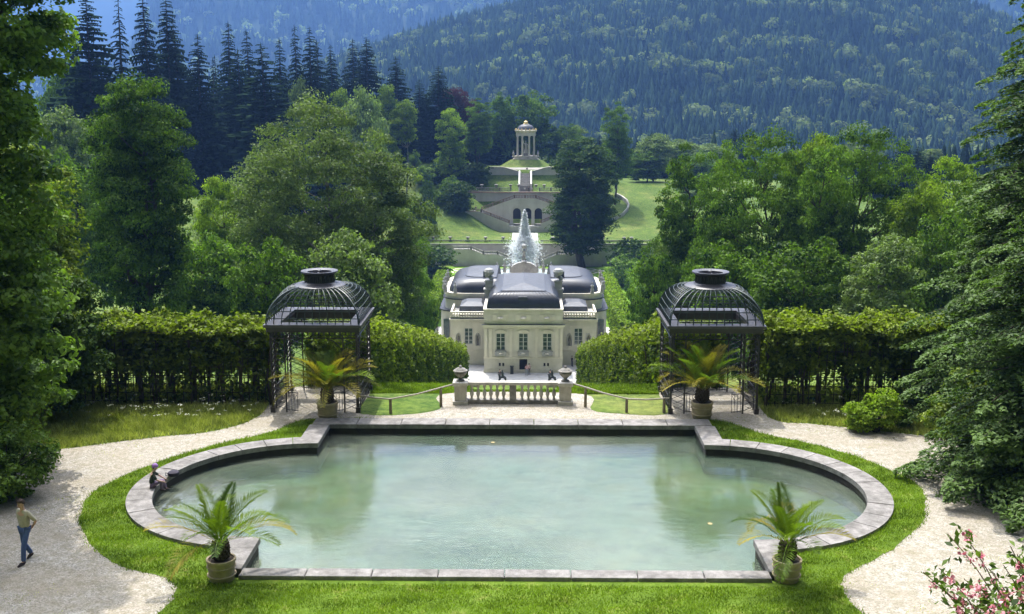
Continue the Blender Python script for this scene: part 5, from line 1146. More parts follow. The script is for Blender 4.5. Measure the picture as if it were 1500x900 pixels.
# ================================================================== terraces, fountain, temple
stone('terrace_wall', (.50,.49,.46), (.62,.61,.575), .5, .85, .5, .2, .02, dirt=(.28,.26,.23), streak=True)
stone('rust_rail', (.20,.13,.10), (.32,.24,.19), 1.5, .85, .5, .2, .01); stone('grey_rail', (.22,.21,.20), (.36,.35,.33), 1.5, .85, .5, .2, .01)
def T(px, py, y0=285, y1=380):
    for Y in np.arange(y0, y1, .5):
        x, z = A(px, py, Y)
        if hz0(x, Y) >= z: return x, Y
    x, z = A(px, py, y1); return x, y1
def mir(px): return 2*772.5-px
def pz(pts, Y): return [A(px, py, Y) for px, py in pts]
def rail(mb, pts, Y, h=1.0, post=2.2, th=.1, fill=True):
    """open railing following a list of (x,z)"""
    for (xa, za), (xb, zb_) in zip(pts[:-1], pts[1:]):
        L_ = math.hypot(xb-xa, zb_-za); n = max(1, int(round(L_/post)))
        mb.prism([(xa, za+h-.14), (xb, zb_+h-.14), (xb, zb_+h), (xa, za+h)], Y-th, Y+th); mb.prism([(xa, za), (xb, zb_), (xb, zb_+.16), (xa, za+.16)], Y-th, Y+th)
        for k in range(n+1):
            x = xa+(xb-xa)*k/n; z = za+(zb_-za)*k/n; mb.box(x-.14, x+.14, Y-.14, Y+.14, z, z+h+.05)
        if fill:
            m_ = max(2, int(L_/.42))
            for k in range(m_):
                t = (k+.5)/m_; x = xa+(xb-xa)*t; z = za+(zb_-za)*t; mb.box(x-.07, x+.07, Y-.06, Y+.06, z+.15, z+h-.13)
# --- lower terrace wall with stairs
def lower(s):
    nm = 'left' if s < 0 else 'right'
    f = (lambda p: p) if s < 0 else (lambda p: (mir(p[0]), p[1]))
    e = empty('terrace_wall', (s*20*1.0, 284, -29.6)); tag(e, 'pale lower terrace wall with a double stair flight, %s of the fountain' % nm, 'wall', 'lower terrace walls'); ox, oy, oz = e.location
    def P_(pts, Y): return [(x-ox, z-oz) for x, z in pz([f(p) for p in pts], Y)]
    far_ = P_([(560,358),(760,358),(760,388),(560,388)], 285.0); far_[2] = (far_[2][0], -.5); far_[3] = (far_[3][0], -.5)
    MB().prism(far_, .3, 1.4).build('back_wall', MATS['terrace_wall'], e)
    cpg = P_([(560,356.6),(760,356.6)], 285.0); MB().prism([cpg[0], cpg[1], (cpg[1][0], cpg[1][1]-.35), (cpg[0][0], cpg[0][1]-.35)], -.1, .297).build('wall_capping', MATS['grey_rail'], e)
    top = P_([(663,366),(690,366),(708,373.5),(729,373.5),(752,383)], 281.0)
    poly = top+[(top[-1][0], -.5), (top[0][0], -.5)]
    MB().prism(poly, -3.0, .29).build('stair_block', MATS['terrace_wall'], e)
    mb = MB(); rail(mb, top, -2.8, .95, 3.4, .12); mb.build('stair_railing', MATS['pale_stone'], e)
    mb = MB(); r2 = P_([(560,352.5),(752,352.5)], 290.5); rail(mb, [(r2[0][0], r2[0][1]-.9), (r2[1][0], r2[1][1]-.9)], 6.5, 1.0, 3.2, .12); mb.build('terrace_railing', MATS['grey_rail'], e)
    MB().box(min(r2[0][0], r2[1][0]), max(r2[0][0], r2[1][0]), 6.7, 7.1, r2[0][1]-2.2, r2[0][1]-.85).build('terrace_kerb', MATS['terrace_wall'], e)
    return e
lower(-1); lower(1)
mb = MB()
for k in range(16): mb.box(-3.6, 3.6, 279+k*.62, 279+(k+1)*.62, -29.9, -29.6+(k+1)*.31)
tag(mb.build('central_steps', MATS['pale_stone']), 'pale wide steps between the lower terrace walls behind the fountain', 'steps')
# --- middle wall with three arches
e = empty('arcade_wall', (0, 313, -24.3)); tag(e, 'terrace wall with three dark arched niches and sloping stair flights behind the fountain', 'wall')
def Q_(pts, Y, both=False):
    r = [(x, z+24.3) for x, z in pz(pts, Y)]; return r
topL = Q_([(705.5,308.5),(753.5,291)], 314); xt, zt = topL[1]; xl, zl = topL[0]
def arch(mb, cx_, zb_, zt_, hw, y0, y1):
    pass
# front wall as columns of quads with arch openings
ar = []
for (a, b) in ((751.5,762.9),(767.2,778.4),(783,794.2)):
    xa = A(a, 316, 314)[0]; xb = A(b, 316, 314)[0]; ar.append(((xa+xb)/2, (xb-xa)/2))
zb_ = A(772, 330, 314)[1]+24.3; zat = A(772, 305.2, 314)[1]+24.3
mb = MB(); xs_ = sorted(set([xl, -xl]+list(np.linspace(xl, xt, 9))+list(np.linspace(-xt, -xl, 9))+[xt, -xt]+[c+h*math.cos(t) for c, h in ar for t in np.linspace(0, math.pi, 13)]))
def ztop(x): return zt if abs(x) <= abs(xt) else zl+(zt-zl)*(abs(xl)-abs(x))/(abs(xl)-abs(xt))
def zopen(x):
    for c, h in ar:
        if abs(x-c) < h-1e-6: return zat-h+math.sqrt(max(0, h*h-(x-c)**2))
    return None
for a, b in zip(xs_[:-1], xs_[1:]):
    if b-a < 1e-5: continue
    m_ = (a+b)/2; inn = zopen(m_) is not None
    def lowz(x): 
        if not inn: return -1.5
        c, h = min(ar, key=lambda q: abs(q[0]-m_)); return zat-h+math.sqrt(max(0, h*h-(x-c)**2))
    mb.prism([(a, lowz(a)), (b, lowz(b)), (b, ztop(b)), (a, ztop(a))], 1.0, 1.9)
mb.build('arched_wall', MATS['terrace_wall'], e)
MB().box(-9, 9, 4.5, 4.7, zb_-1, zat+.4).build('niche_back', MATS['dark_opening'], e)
mb = MB(); rail(mb, [(xl, zl), (xt, zt), (-xt, zt), (-xl, zl)], 1.4, .95, 3.0, .13, True); mb.build('upper_railing', MATS['rust_rail'], e)
mb = MB()
for s in (-1, 1):
    g_ = Q_([(680.6,310),(705,311.5),(746,327.5)], 311.5); g_ = [(s*abs(x), z) for x, z in g_]
    b_ = Q_([(746,341),(680.6,322)], 311.5); b_ = [(s*abs(b_[0][0]), b_[0][1]-.6), (s*abs(b_[1][0]), b_[1][1]-1.2)]
    MB().prism(g_+b_, -1.5, .6).build('stair_wall', MATS['terrace_wall'], e)
    m2 = MB(); rail(m2, g_, -1.3, .9, 2.6, .12); m2.build('stair_railing', MATS['rust_rail'], e)
    x_ = s*abs(g_[0][0]); MB().box(min(x_, x_-s*3), max(x_, x_-s*3), .61, 9, -1, g_[0][1]-.02).build('landing', MATS['terrace_wall'], e)
q = Q_([(746,327.5),(746,341)], 311.3)
for sgn in (1,):
    MB().box(q[0][0], -q[0][0], -1.7, .98, q[1][1]-.8, zb_).build('plinth', MATS['terrace_wall'], e)
for (c, h) in (ar[0], ar[2]):
    MB().lathe([(.9,0),(1.1,.5),(.4,.5)], 12, (c, 0, zb_)).build('planter', MATS['grey_rail'], e)
# --- upper terrace wall
x0 = A(664, 282, 322)[0]; zt2 = A(772, 282, 322)[1]
e2 = empty('terrace_wall', (0, 322, zt2)); tag(e2, 'long upper terrace wall with a reddish railing behind the arched stair wall', 'wall')
MB().box(x0, -x0, .3, 1.2, -9, -.25).build('wall', MATS['terrace_wall'], e2)
MB().box(x0-.2, -x0+.2, .05, 1.4, -.247, .05).build('ledge', MATS['rust_rail'], e2)
for sg in (-1, 1): mb = MB(); rail(mb, [(sg*abs(x0), .3), (sg*4.2, .3)], 1.0, 1.0, 3.3, .12, True); mb.build('railing', MATS['grey_rail'], e2)
mb = MB(); rail(mb, [(x0+9, -.2+1.0), (x0+9.01, .8)], 1.0) if False else None
# --- top wall with central white stair
top = pz([(716,246),(737,246),(763.5,253.5)], 338); bz = A(772, 260.5, 338)[1]
e3 = empty('terrace_wall', (0, 338, bz)); tag(e3, 'pale curved wall below the temple mound with white-edged central steps', 'wall')
for s in (-1, 1):
    MB().prism([(s*abs(x), z-bz) for x, z in top]+[(s*abs(top[-1][0]), -.8), (s*abs(top[0][0]), -.8)], 0, .8).build('wall', MATS['terrace_wall'], e3)
    MB().prism([(s*abs(x), z-bz+.02) for x, z in top]+[(s*abs(x), z-bz+.3) for x, z in top[::-1]], -.15, .95).build('capping', MATS['pale_stone'], e3)
zs0, zs1 = A(772, 273, 329)[1]-bz, A(772, 254, 339)[1]-bz
white = plain('white_plaster', (.72,.71,.68), .7)
mb = MB(); n = 14
for k in range(n): mb.box(-1.55, 1.55, -10+10.5*k/n, -10+10.5*(k+1)/n+.02, zs0-2, zs0+(zs1-zs0)*(k+1)/n)
mb.build('steps', MATS['grey_rail'], e3)
for s in (-1, 1): 
    MB().loft([[(s*1.56, y_, z_-1.5), (s*2.0, y_, z_-1.5), (s*2.0, y_, z_+.85), (s*1.56, y_, z_+.85)] for y_, z_ in ((-10.3, zs0), (.6, zs1))]).build('stair_wall', white, e3)
stone('path_gravel', (.26,.245,.215), (.38,.365,.33), 1.2, .95, .4, .3, .01)
def sheet_on_terrain(name, pts, dz, m_, n=10):
    mb = MB()
    for (xa, xb, ya, yb) in pts:
        nx_, ny_ = max(2, int((xb-xa)/1.0)), max(2, int((yb-ya)/1.0)); X = np.linspace(xa, xb, nx_+1); Y = np.linspace(ya, yb, ny_+1); gx, gy = np.meshgrid(X, Y); gz = hz(gx, gy)+dz
        mb.add(np.stack([gx.ravel(), gy.ravel(), gz.ravel()], 1), [(j*(nx_+1)+i, j*(nx_+1)+i+1, (j+1)*(nx_+1)+i+1, (j+1)*(nx_+1)+i) for j in range(ny_) for i in range(nx_)])
    return tag(mb.build(name, m_), kind='structure')
sheet_on_terrain('terrace_path', [(-22, 22, 324, 327.5), (-9, 9, 340, 345.5)], .06, MATS['path_gravel']); sheet_on_terrain('terrace_path', [(-3.6, 3.6, 293, 309.5)], .06, g_m)
for i, (px, lb) in enumerate([(724,'pale stone bench at the left end of the wall below the temple'),(815,'pale stone bench at the right end of the wall below the temple')]):
    x, _ = A(px, 242, 341); b_ = empty('stone_bench', (x, 341, hz0(x, 341))); tag(b_, lb, 'bench', 'benches below the temple')
    MB().box(-1.5, 1.5, -.3, .3, .48, .62).build('seat', MATS['pale_stone'], b_); [MB().box(sx*1.1-.15, sx*1.1+.15, -.25, .25, 0, .477).build('leg', MATS['pale_stone'], b_) for sx in (-1, 1)]
# urns on the terraces
def small_urn(px, Y, z, s, where):
    x, _ = A(px, 300, Y); u = urn(x, Y, z, s, where, 'urns along the terrace railings', 'grey_rail', lid=False); return u
UO = 0
for px in (664, 684, 706, 727, 748, 760, 785, 797, 818, 839):
    UO += 1; small_urn(px, 323.2, zt2+1.33, 1.7, 'stone urn on the upper terrace railing, %s from the left' % ORD[UO-1].replace('leftmost', 'first'))
UO = 0
zr = A(660, 352.5, 290.5)[1]+.1
for px in (634, 659, 685, 711, 737, 810, 836, 884, 915, 926):
    UO += 1; small_urn(px, 290.6, zr, 1.7, 'stone urn on the lower terrace railing, %s from the left' % ORD[UO-1].replace('leftmost', 'first'))
# curved low wall on the right meadow
cpts = [T(870,332), T(885,328.5), T(900,323), T(911,317), T(918,310), T(919.5,304), T(917,298), T(910,292.5), T(900,288)]
mb = MB(); lp = []
for i, (x, y) in enumerate(cpts):
    z = hz0(x, y); lp.append([(x, y-.35, z-.8), (x+.5, y+.35, z-.8), (x+.5, y+.35, z+1.0), (x, y-.35, z+1.0)])
mb.loft(lp); cw_ = mb.build('meadow_wall', MATS['pale_stone']); tag(cw_, 'low curved stone wall winding up the meadow right of the dark linden', 'wall')
# --- fountain
fb = empty('fountain', (0, 266, -29.6)); tag(fb, 'tall white water jet rising from a round basin behind the palace', 'fountain')
n = 48; prof = [(10.2,0),(10.2,.55),(9.6,.6),(9.5,.2)]; mb = MB()
V_ = [(r*math.cos(2*math.pi*k/n), r*.85*math.sin(2*math.pi*k/n), z) for r, z in prof for k in range(n)]
mb.add(V_, [(i*n+k, i*n+(k+1) % n, (i+1)*n+(k+1) % n, (i+1)*n+k) for i in range(3) for k in range(n)]); mb.build('basin', MATS['pale_stone'], fb)
m, N, L, o = new_mat('basin_water'); p = N.new('ShaderNodeBsdfPrincipled'); p.inputs['Base Color'].default_value = (.5,.6,.6,1); p.inputs['Roughness'].default_value = .25; L.new(p.outputs[0], o.inputs[0])
MB().add([(9.55*math.cos(2*math.pi*k/n), 9.55*.85*math.sin(2*math.pi*k/n), .35) for k in range(n)], [tuple(range(n))]).build('water', m, fb)
mb = MB(); mb.lathe([(2.2,0),(2.0,.8),(1.0,1.4),(.5,2.0),(.2,2.3)], 14); 
for k in range(7): a = k*.9; mb.tube([(1.6*math.cos(a), 1.6*math.sin(a), .5), (1.9*math.cos(a), 1.9*math.sin(a), 1.3), (1.7*math.cos(a), 1.7*math.sin(a), 1.9)], [.4, .35, .15], 6)
mb.build('figure_group', stone('gilt_figures', (.4,.33,.15), (.55,.48,.28), 3, .5), fb, smooth=True)
m, N, L, o = new_mat('water_spray'); d_ = N.new('ShaderNodeBsdfDiffuse'); d_.inputs['Color'].default_value = (.92,.95,.97,1); t_ = N.new('ShaderNodeBsdfTranslucent'); t_.inputs['Color'].default_value = (.95,.97,1,1)
s_ = N.new('ShaderNodeMixShader'); s_.inputs[0].default_value = .7; L.new(d_.outputs[0], s_.inputs[1]); L.new(t_.outputs[0], s_.inputs[2]); tp_ = N.new('ShaderNodeBsdfTransparent'); s3 = N.new('ShaderNodeMixShader'); s3.inputs[0].default_value = .4; L.new(s_.outputs[0], s3.inputs[1]); L.new(tp_.outputs[0], s3.inputs[2]); L.new(s3.outputs[0], o.inputs[0])
rs = np.random.RandomState(8); zt_ = A(771, 308, 266)[1]+29.6
n1 = 50000; h_ = rs.uniform(0, 1, n1)**.8; 
rad = np.interp(h_, [0, .2, .42, .55, .62, .8, .95, 1], [4.0, 3.8, 3.0, 2.4, 1.3, .75, .4, .08])
a = rs.uniform(0, 6.28, n1); rr = np.abs(rs.normal(0, .42, n1)); P = np.stack([rr*rad*np.cos(a), rr*rad*np.sin(a), 1.5+h_*(zt_-1.5)], 1)
side_ = rs.rand(n1) < .14; P[side_] = np.stack([rs.normal(0, 1.5, side_.sum()), rs.normal(0, 1.3, side_.sum()), rs.normal(zt_*.42, 1.0, side_.sum())], 1)
mb = MB()
for (cx_, hh_, r0_) in ((0, zt_-1.2, 1.5), (-1.0, zt_*.44, 1.3), (1.2, zt_*.42, 1.3), (.3, zt_*.62, 1.3), (-2.2, zt_*.30, 1.2), (2.3, zt_*.28, 1.2)):
    pr = [(max(.04, r0_*(1-t)**.62*(1+.22*math.sin(9*t*3+cx_*5))), .5+hh_*t) for t in np.linspace(0, 1, 22)]; mb.lathe(pr, 9, (cx_, .2*cx_, 0))

V_, F_ = leaves(P, rs.normal(size=(n1, 3))*.45+np.array([0, -.4, .95]), .46, rs, .6); np_mesh('water_jet', V_, F_, m, fb)
# --- temple
Yt = 355; zc0 = A(772, 236.5, 351)[1]; zc1 = A(772, 228.5, Yt)[1]; zc2 = A(772, 199, Yt)[1]; zc3 = A(772, 190.5, Yt)[1]; zc4 = A(772, 182.5, Yt)[1]; zc5 = A(772, 177, Yt)[1]
te = empty('round_temple', (0.1, Yt, zc0)); tag(te, 'small round temple with pale columns and gilded dome on the hilltop', 'temple'); O = -zc0
for k, (r, za, zb__) in enumerate([(4.6, -1.2, .35), (4.2, .353, .7), (3.8, .703, zc1-zc0)]): MB().lathe([(r, za), (r, zb__)], 32).build('step', MATS['pale_stone'], te)
gold = stone('gilding', (.55,.42,.14), (.75,.60,.25), 2, .45, .2, .1, .01, .3)
for k in range(8):
    a = 2*math.pi*(k+.5)/8; H_ = zc2-zc1; MB().lathe([(.42,0),(.42,.2),(.32,.3),(.34,H_*.4),(.28,H_-.5),(.40,H_-.2),(.42,H_)], 12, (2.85*math.cos(a), 2.85*math.sin(a), zc1-zc0)).build('column', MATS['palace_trim'], te, smooth=True)
MB().lathe([(3.15,zc2-zc0+.003),(3.2,zc2-zc0+.5),(3.15,zc2-zc0+1.0),(3.55,zc2-zc0+1.5),(3.6,zc3-zc0-.1),(2.9,zc3-zc0)], 32).build('entablature', MATS['palace_trim'], te)
mb = MB()
for k in range(16):
    a = 2*math.pi*k/16; mb.lathe([(.22,0),(.28,.2),(.12,.5),(.02,.6)], 6, (3.3*math.cos(a), 3.3*math.sin(a), zc3-zc0-.1))
for k in range(16):
    a = 2*math.pi*k/16; mb.box(3.2*math.cos(a)-.18, 3.2*math.cos(a)+.18, 3.2*math.sin(a)-.18, 3.2*math.sin(a)+.18, zc2-zc0+1.1, zc2-zc0+1.4)
mb.build('gilt_ornament', gold, te)
hd = zc4-zc3; MB().lathe([(2.75,zc3-zc0-.02),(2.6,zc3-zc0+hd*.4),(2.0,zc3-zc0+hd*.8),(1.1,zc4-zc0),(.5,zc4-zc0+.1)], 28).build('dome', MATS['roof_lead'], te, smooth=True)
hf = zc5-zc4; MB().lathe([(.95,0),(.8,.2),(.5,.45),(.75,.7),(.35,hf*.8),(.1,hf*1.0)], 12, (0, 0, zc4-zc0+.05)).build('finial', gold, te, smooth=True)
st_ = empty('temple_statue', (.1, Yt, zc1)); tag(st_, 'pale stone figure standing between the columns inside the round temple', 'statue')
MB().box(-.7, .7, -.7, .7, 0.003, .9).build('pedestal', MATS['pale_stone'], st_)
mb = MB(); mb.tube([(0,0,.9),(.1,0,2.0),(.05,0,3.0),(0,0,3.9),(0,0,4.2),(0,0,4.35)], [.62,.5,.36,.42,.16,.12], 10); mb.lathe([(.05,0),(.24,.2),(.22,.4),(.05,.6)], 10, (0,0,4.3)); mb.tube([(.4,0,3.8),(.75,-.1,3.3),(.6,-.2,2.7)], [.15,.13,.09], 7); mb.tube([(-.4,0,3.8),(-.7,-.1,4.2),(-.6,-.1,4.9)], [.15,.12,.09], 7)
mb.build('figure', MATS['palace_trim'], st_, smooth=True)
# two cherub groups beside the temple steps
for s, nm in ((-1, 'left'), (1, 'right')):
    e_ = MB(); e_.lathe([(.5,0),(.4,.3),(.3,.9),(.4,1.2),(.15,1.5),(.2,1.8),(.04,2.1)], 9); o_ = e_.build('putto_statue', MATS['pale_stone'], None, smooth=True); x_ = .1+s*3.9; o_.location = (x_, 352.6, zc1-.25); tag(o_, 'small pale statue on the temple steps, %s of the entrance' % nm, 'statue', 'small statues on the temple steps')

# ================================================================== people
def skin_obj(name, V, E, Rr, m_, parent, sub=2, root=0):
    me = bpy.data.meshes.new(name); me.from_pydata([tuple(v) for v in V], E, []); me.materials.append(m_); o_ = bpy.data.objects.new(name, me); link(o_, parent)
    md = o_.modifiers.new('skin', 'SKIN'); md.use_smooth_shade = True
    for i, r in enumerate(Rr): me.skin_vertices[0].data[i].radius = (r, r) if not isinstance(r, tuple) else r; me.skin_vertices[0].data[i].use_root = (i == root)
    s_ = o_.modifiers.new('sub', 'SUBSURF'); s_.levels = sub; s_.render_levels = sub; return o_
CM = {}
def cloth(c):
    if c not in CM: CM[c] = plain('cloth_%d' % len(CM), c, .85, var=.12, scale=20)
    return CM[c]
def person(x, y, z, rz, label, shirt, trousers, skin=(.52,.32,.23), hair=(.05,.03,.02), hgt=1.75, pose='stand', hat=None, group=None, detail=True, skirt=False):
    s = hgt/1.75; e = empty('person', (x, y, z), rz, s); tag(e, label, 'person', group); sk = cloth(skin)
    # joints, facing -Y.  pelvis, chest, neck, head, limbs
    J = dict(pel=(0,0,.95), wst=(0,.01,1.08), chs=(0,0,1.30), nk=(0,-.005,1.47), nk2=(0,-.012,1.53), hd=(0,-.02,1.60), hd2=(0,-.01,1.70), top=(0,.0,1.745))
    walk = pose == 'walk'
    if pose in ('stand', 'walk'):
        J.update(hL=(.10,0,.92), kL=(.12,-.16 if walk else -.01,.50), aL=(.12,-.20 if walk else 0,.09), tL=(.13,-.36 if walk else -.15,.03),
                 hR=(-.10,0,.92), kR=(-.11,.02 if walk else -.01,.50), aR=(-.12,.24 if walk else 0,.13 if walk else .09), tR=(-.13,.12 if walk else -.15,.03),
                 sL=(.19,0,1.41), eL=(.27,.07,1.14), wL=(.24,.16 if walk else -.02,.90), sR=(-.19,0,1.41), eR=(-.27,.07,1.14), wR=(-.24,.16 if walk else -.02,.90))
        if walk: J.update(hd=(0,-.05,1.585), hd2=(0,-.06,1.68), top=(0,-.05,1.725), wL=(.10,.20,.98), eL=(.30,.14,1.16), eR=(-.30,.14,1.16), wR=(-.10,.20,.96))
    else:   # seated on the ground level edge, legs forward and down, leaning to one side, arm reaching to the water
        J.update(pel=(0,0,.11), wst=(0,.0,.26), chs=(0,-.06,.46), nk=(0,-.10,.62), nk2=(0,-.115,.67), hd=(0,-.15,.73), hd2=(0,-.15,.83), top=(0,-.14,.87),
                 hL=(.10,-.03,.10), kL=(.14,-.42,.20), aL=(.13,-.50,-.16), tL=(.14,-.62,-.20), hR=(-.10,-.03,.10), kR=(-.12,-.38,.26), aR=(-.10,-.34,-.10), tR=(-.11,-.48,-.14),
                 sL=(.18,-.07,.55), eL=(.26,-.25,.38), wL=(.22,-.46,.24), sR=(-.18,-.07,.55), eR=(-.24,-.18,.34), wR=(-.18,-.40,.24))
    R0 = dict(pel=.135, wst=.125, chs=.15, nk=.062, nk2=.055, hd=.082, hd2=.092, top=.06, hL=.074, kL=.056, aL=.04, tL=.035, hR=.074, kR=.056, aR=.04, tR=.035, sL=.058, eL=.042, wL=.030, sR=.058, eR=.042, wR=.030)
    def mk(name, keys, edges, mat_, grow=1.0, extra=None, sub=2, override=None):
        V = [J[k] for k in keys]; Rr = [(R0[k]*(1.22 if k in ('pel','wst','chs') else 1)*grow, R0[k]*(.80 if k in ('pel','wst','chs') else 1)*grow) if k in ('pel','wst','chs') else R0[k]*grow for k in keys]
        E = [(keys.index(a), keys.index(b)) for a, b in edges]
        if override: 
            for k, v in override.items(): Rr[keys.index(k)] = v
        return skin_obj(name, V, E, Rr, mat_, e, sub)
    ks = list(R0); lv = 2 if detail else 1
    J2 = {}
    for s_, n_ in ((1, 'L'), (-1, 'R')):       # hand: palm + fingers continue from the wrist
        w_ = Vector(J['w'+n_]); el = Vector(J['e'+n_]); d = (w_-el).normalized(); J['p'+n_] = tuple(w_+d*.07); R0['p'+n_] = .030
    keys = ks+['pL', 'pR']
    ed = [('pel','wst'),('wst','chs'),('chs','nk'),('nk','nk2'),('nk2','hd'),('hd','hd2'),('hd2','top'),('pel','hL'),('hL','kL'),('kL','aL'),('aL','tL'),('pel','hR'),('hR','kR'),('kR','aR'),('aR','tR'),('chs','sL'),('sL','eL'),('eL','wL'),('wL','pL'),('chs','sR'),('sR','eR'),('eR','wR'),('wR','pR')]
    V = [J[k] for k in keys]; Rr = [((R0[k]*1.1, R0[k]*.68) if k in ('pel','wst','chs') else R0[k]) for k in keys]; E = [(keys.index(a), keys.index(b)) for a, b in ed]
    if detail:
        for n_, s_ in (('L', 1), ('R', -1)):
            w_ = Vector(J['w'+n_]); p_ = Vector(J['p'+n_]); d = (p_-w_).normalized(); sd_ = d.cross(Vector((0, 1, .3))).normalized()*1.0; pi = keys.index('p'+n_)
            for q, ln in zip((-.026, -.009, .009, .026), (.055, .068, .064, .05)):
                a = p_+sd_*q+d*.02; b = a+d*ln*.5; c = b+d*ln*.45+Vector((0, -.012, -.004)); i0 = len(V); V += [tuple(a), tuple(b), tuple(c)]; Rr += [.0095, .009, .0075]; E += [(pi, i0), (i0, i0+1), (i0+1, i0+2)]
            a = w_+d*.03+sd_*.034*(-s_); b = a+d*.035+sd_*.016*(-s_); i0 = len(V); V += [tuple(a), tuple(b)]; Rr += [.011, .009]; E += [(pi, i0), (i0, i0+1)]
    b_ = skin_obj('body', V, E, Rr, sk, e, lv)
    # face: nose, ears, eyes, mouth are part of the head's surface details
    if detail:
        hd = Vector(J['hd2']); hh = Vector(J['hd']); mb = MB(); f = Vector((0, -1, -.12 if walk else -.05)).normalized(); c = (hd*.45+hh*.55)
        mb.tube([c+f*.078+Vector((0,0,.028)), c+f*.104+Vector((0,0,.0)), c+f*.086+Vector((0,0,-.008))], [.009, .014, .009], 6)
        for s_ in (-1, 1): mb.tube([c+Vector((s_*.084, .01, .02)), c+Vector((s_*.094, .018, .0)), c+Vector((s_*.086, .01, -.025))], [.010, .015, .008], 6)
        mb.build('face_features', sk, e, smooth=True)
        mb = MB()
        for s_ in (-1, 1): mb.tube([c+f*.080+Vector((s_*.022, 0, .030)), c+f*.078+Vector((s_*.042, 0, .030))], .006, 6)
        mb.build('eyes', MATS['dark_opening'], e); MB().tube([c+f*.084+Vector((-.022, 0, -.035)), c+f*.086+Vector((.022, 0, -.035))], .005, 5).build('mouth', cloth((.35,.14,.12)), e)
    mk('shirt', ['pel','wst','chs','nk','sL','eL','sR','eR'], [('pel','wst'),('wst','chs'),('chs','nk'),('chs','sL'),('sL','eL'),('chs','sR'),('sR','eR')], cloth(shirt), 1.14, sub=lv, override={'nk': .08, 'eL': .056, 'eR': .056} if True else None)
    if skirt: MB().lathe([(.16,.0),(.24,-.55),(.22,-.55),(.14,.0)], 16, (0, 0, 1.02)).build('skirt', cloth(trousers), e, smooth=True)
    else: mk('trousers', ['pel','hL','kL','aL','hR','kR','aR'], [('pel','hL'),('hL','kL'),('kL','aL'),('pel','hR'),('hR','kR'),('kR','aR')], cloth(trousers), 1.16, sub=lv, override={'aL': .062, 'aR': .062, 'kL': .072, 'kR': .072, 'pel': (.116, .108), 'hL': .088, 'hR': .088})
    for n_ in 'LR':
        a, t = Vector(J['a'+n_]), Vector(J['t'+n_]); MB().tube([a+(a-t)*.28+Vector((0,0,-.02)), a+Vector((0,0,-.025)), a*.4+t*.6+Vector((0,0,-.0)), t+(t-a)*.15], [.035, .05, .046, .026], 8).build('shoe', cloth((.03,.02,.02)), e, smooth=True)
    hd = Vector(J['hd2']); tp = Vector(J['top'])
    if hat: 
        MB().lathe([(.125,-.03),(.122,.02),(.11,.06),(.07,.10),(.02,.115)], 16, (hd.x, hd.y+.0, hd.z)).build('hat', cloth(hat), e, smooth=True)
    hr = MB().lathe([(.097,.012),(.101,.03),(.088,.068),(.05,.094),(.01,.102)], 16, (hd.x, hd.y+.012, hd.z)).lathe([(.04,-.10),(.078,-.06),(.088,-.01),(.086,.03),(.05,.06)], 14, (hd.x, hd.y+.036, hd.z)).build('hair', cloth(hair), e, smooth=True) if not hat or detail else None
    return e
x, y = G(40, 823); person(x, y, 0, R(-28), 'man-sized walker in beige shirt and blue jeans, hands behind back, on the left gravel', (.42,.38,.28), (.06,.10,.24), pose='walk', hgt=1.78, hair=(.04,.022,.012))
x, y = G(226, 716, .12); kid = person(x-.12, y+.15, .12, R(108), 'child in a purple cap and dark top sitting on the pool coping', (.03,.045,.03), (.20,.14,.24), pose='sit', hgt=1.45, hat=(.30,.16,.42), skin=(.55,.36,.30))
x, y = G(252, 697, .12); bg_ = empty('backpack', (x+.05, y, .125), .6); tag(bg_, 'small dark backpack lying on the coping beside the child', 'bag')
MB().lathe([(.16,0),(.19,.05),(.18,.12),(.10,.17)], 14).build('pouch', cloth((.035,.03,.05)), bg_, smooth=True); MB().tube([(-.14, .05, .08), (-.22, .12, .10), (-.26, .0, .06), (-.16, -.08, .06)], .014, 5).build('strap', cloth((.02,.02,.03)), bg_)
PZg = PZ+.01
crowd = 'visitors in the palace garden'
def vis(px, py, zz, label, sh, tr, rz=0, sk=False, pose='stand', Y=None):
    if Y is None: x, y = G(px, py, zz); z = zz
    else: x, _ = A(px, py, Y); y = Y; z = zz
    person(x, y, z, rz, label, sh, tr, pose=pose, group=crowd, detail=False, skirt=sk)
vis(771.5, 550, PZg, 'visitor in pink standing before the palace door, the left of the pair', (.7,.4,.42), (.25,.3,.4)); vis(775, 549, PZg, 'visitor in a pale pink top before the palace door, the right of the pair', (.75,.5,.5), (.1,.1,.12), .6)
vis(691, 533, PZg, 'visitor in white beside the left palace wing by the hedge', (.7,.7,.72), (.06,.07,.1), 1)
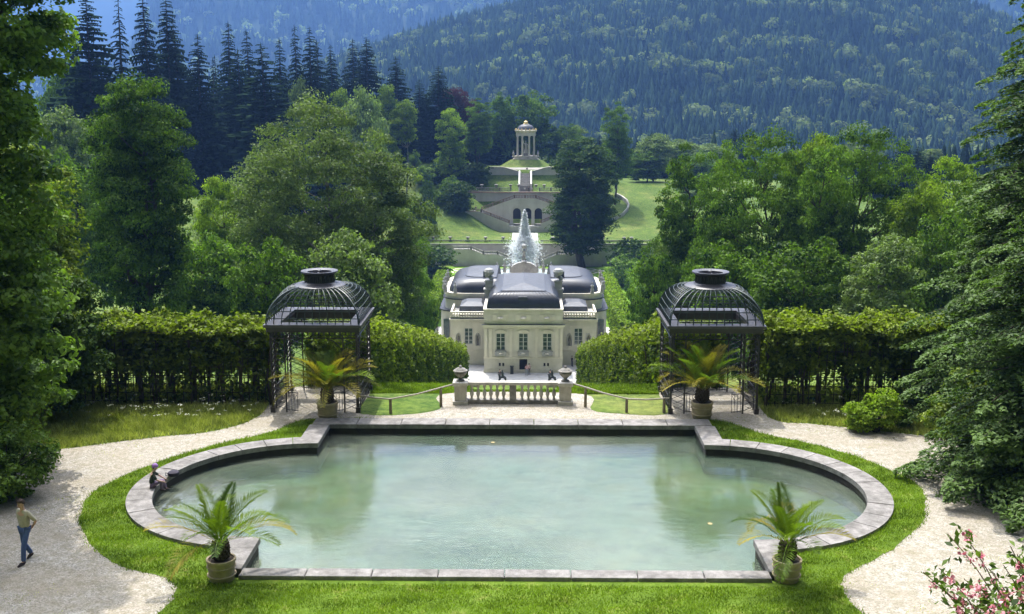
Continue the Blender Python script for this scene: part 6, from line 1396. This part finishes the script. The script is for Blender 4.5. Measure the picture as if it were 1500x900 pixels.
vis(838, 537, PZg, 'dark-clothed visitor behind the right urn at the right palace wing', (.03,.03,.04), (.04,.05,.09), 2); vis(846.5, 536, PZg, 'dark-clothed visitor at the right palace wing, the middle of three', (.05,.05,.09), (.03,.04,.06)); vis(851, 537, PZg, 'dark-clothed visitor at the right palace wing, closest to the hedge', (.03,.03,.05), (.06,.07,.12), .8)
vis(732, 558, PZg, 'dark-clothed visitor beside the left dark sculpture on the forecourt', (.04,.03,.03), (.05,.05,.08), .5); vis(806, 558, PZg, 'dark-clothed visitor beside the right dark sculpture on the forecourt', (.04,.04,.05), (.03,.03,.04), 3)
vis(902, 487, PZg, 'visitor walking on the bright path right of the palace, left one', (.1,.1,.12), (.1,.1,.15), 1, pose='walk'); vis(911, 485, PZg, 'visitor walking on the bright path right of the palace, right one', (.3,.3,.32), (.05,.05,.08), 2, pose='walk')
vis(641, 492, PZg, 'visitor in a white top on the bright court left of the palace', (.75,.75,.75), (.3,.25,.2), 2)
zt3 = -14.1
vis(768.5, 277, zt3, 'visitor in white at the foot of the white-edged steps, left one', (.75,.75,.72), (.2,.2,.25), Y=325); vis(774.5, 277, zt3, 'visitor in dark clothes at the foot of the white-edged steps', (.1,.1,.12), (.1,.1,.12), Y=325.5); vis(779, 277, zt3, 'visitor in white at the foot of the white-edged steps, right one', (.7,.7,.7), (.4,.35,.3), Y=325)
vis(772, 252, zs1+bz+.02, 'visitor in dark clothes at the top of the white-edged steps', (.05,.04,.04), (.04,.04,.05), Y=340.5)
lz = A(697, 310, 314)[1]; vis(697, 307, lz-.1, 'visitor on the left landing of the stair wall', (.08,.08,.1), (.05,.05,.07), Y=313.5)
# ================================================================== haze
HZ = MB().box(-6500, 6500, -60, 7600, -49, 1100)
m, N, L, o = new_mat('haze_air'); v = N.new('ShaderNodeVolumePrincipled'); v.inputs['Color'].default_value = (.21,.43,1.0,1)
v.inputs['Density'].default_value = .00018; v.inputs['Anisotropy'].default_value = .35
L.new(v.outputs[0], o.inputs['Volume'])
hzo = HZ.build('haze', m); tag(hzo, 'thin blue summer haze filling the valley', 'haze', kind='stuff')
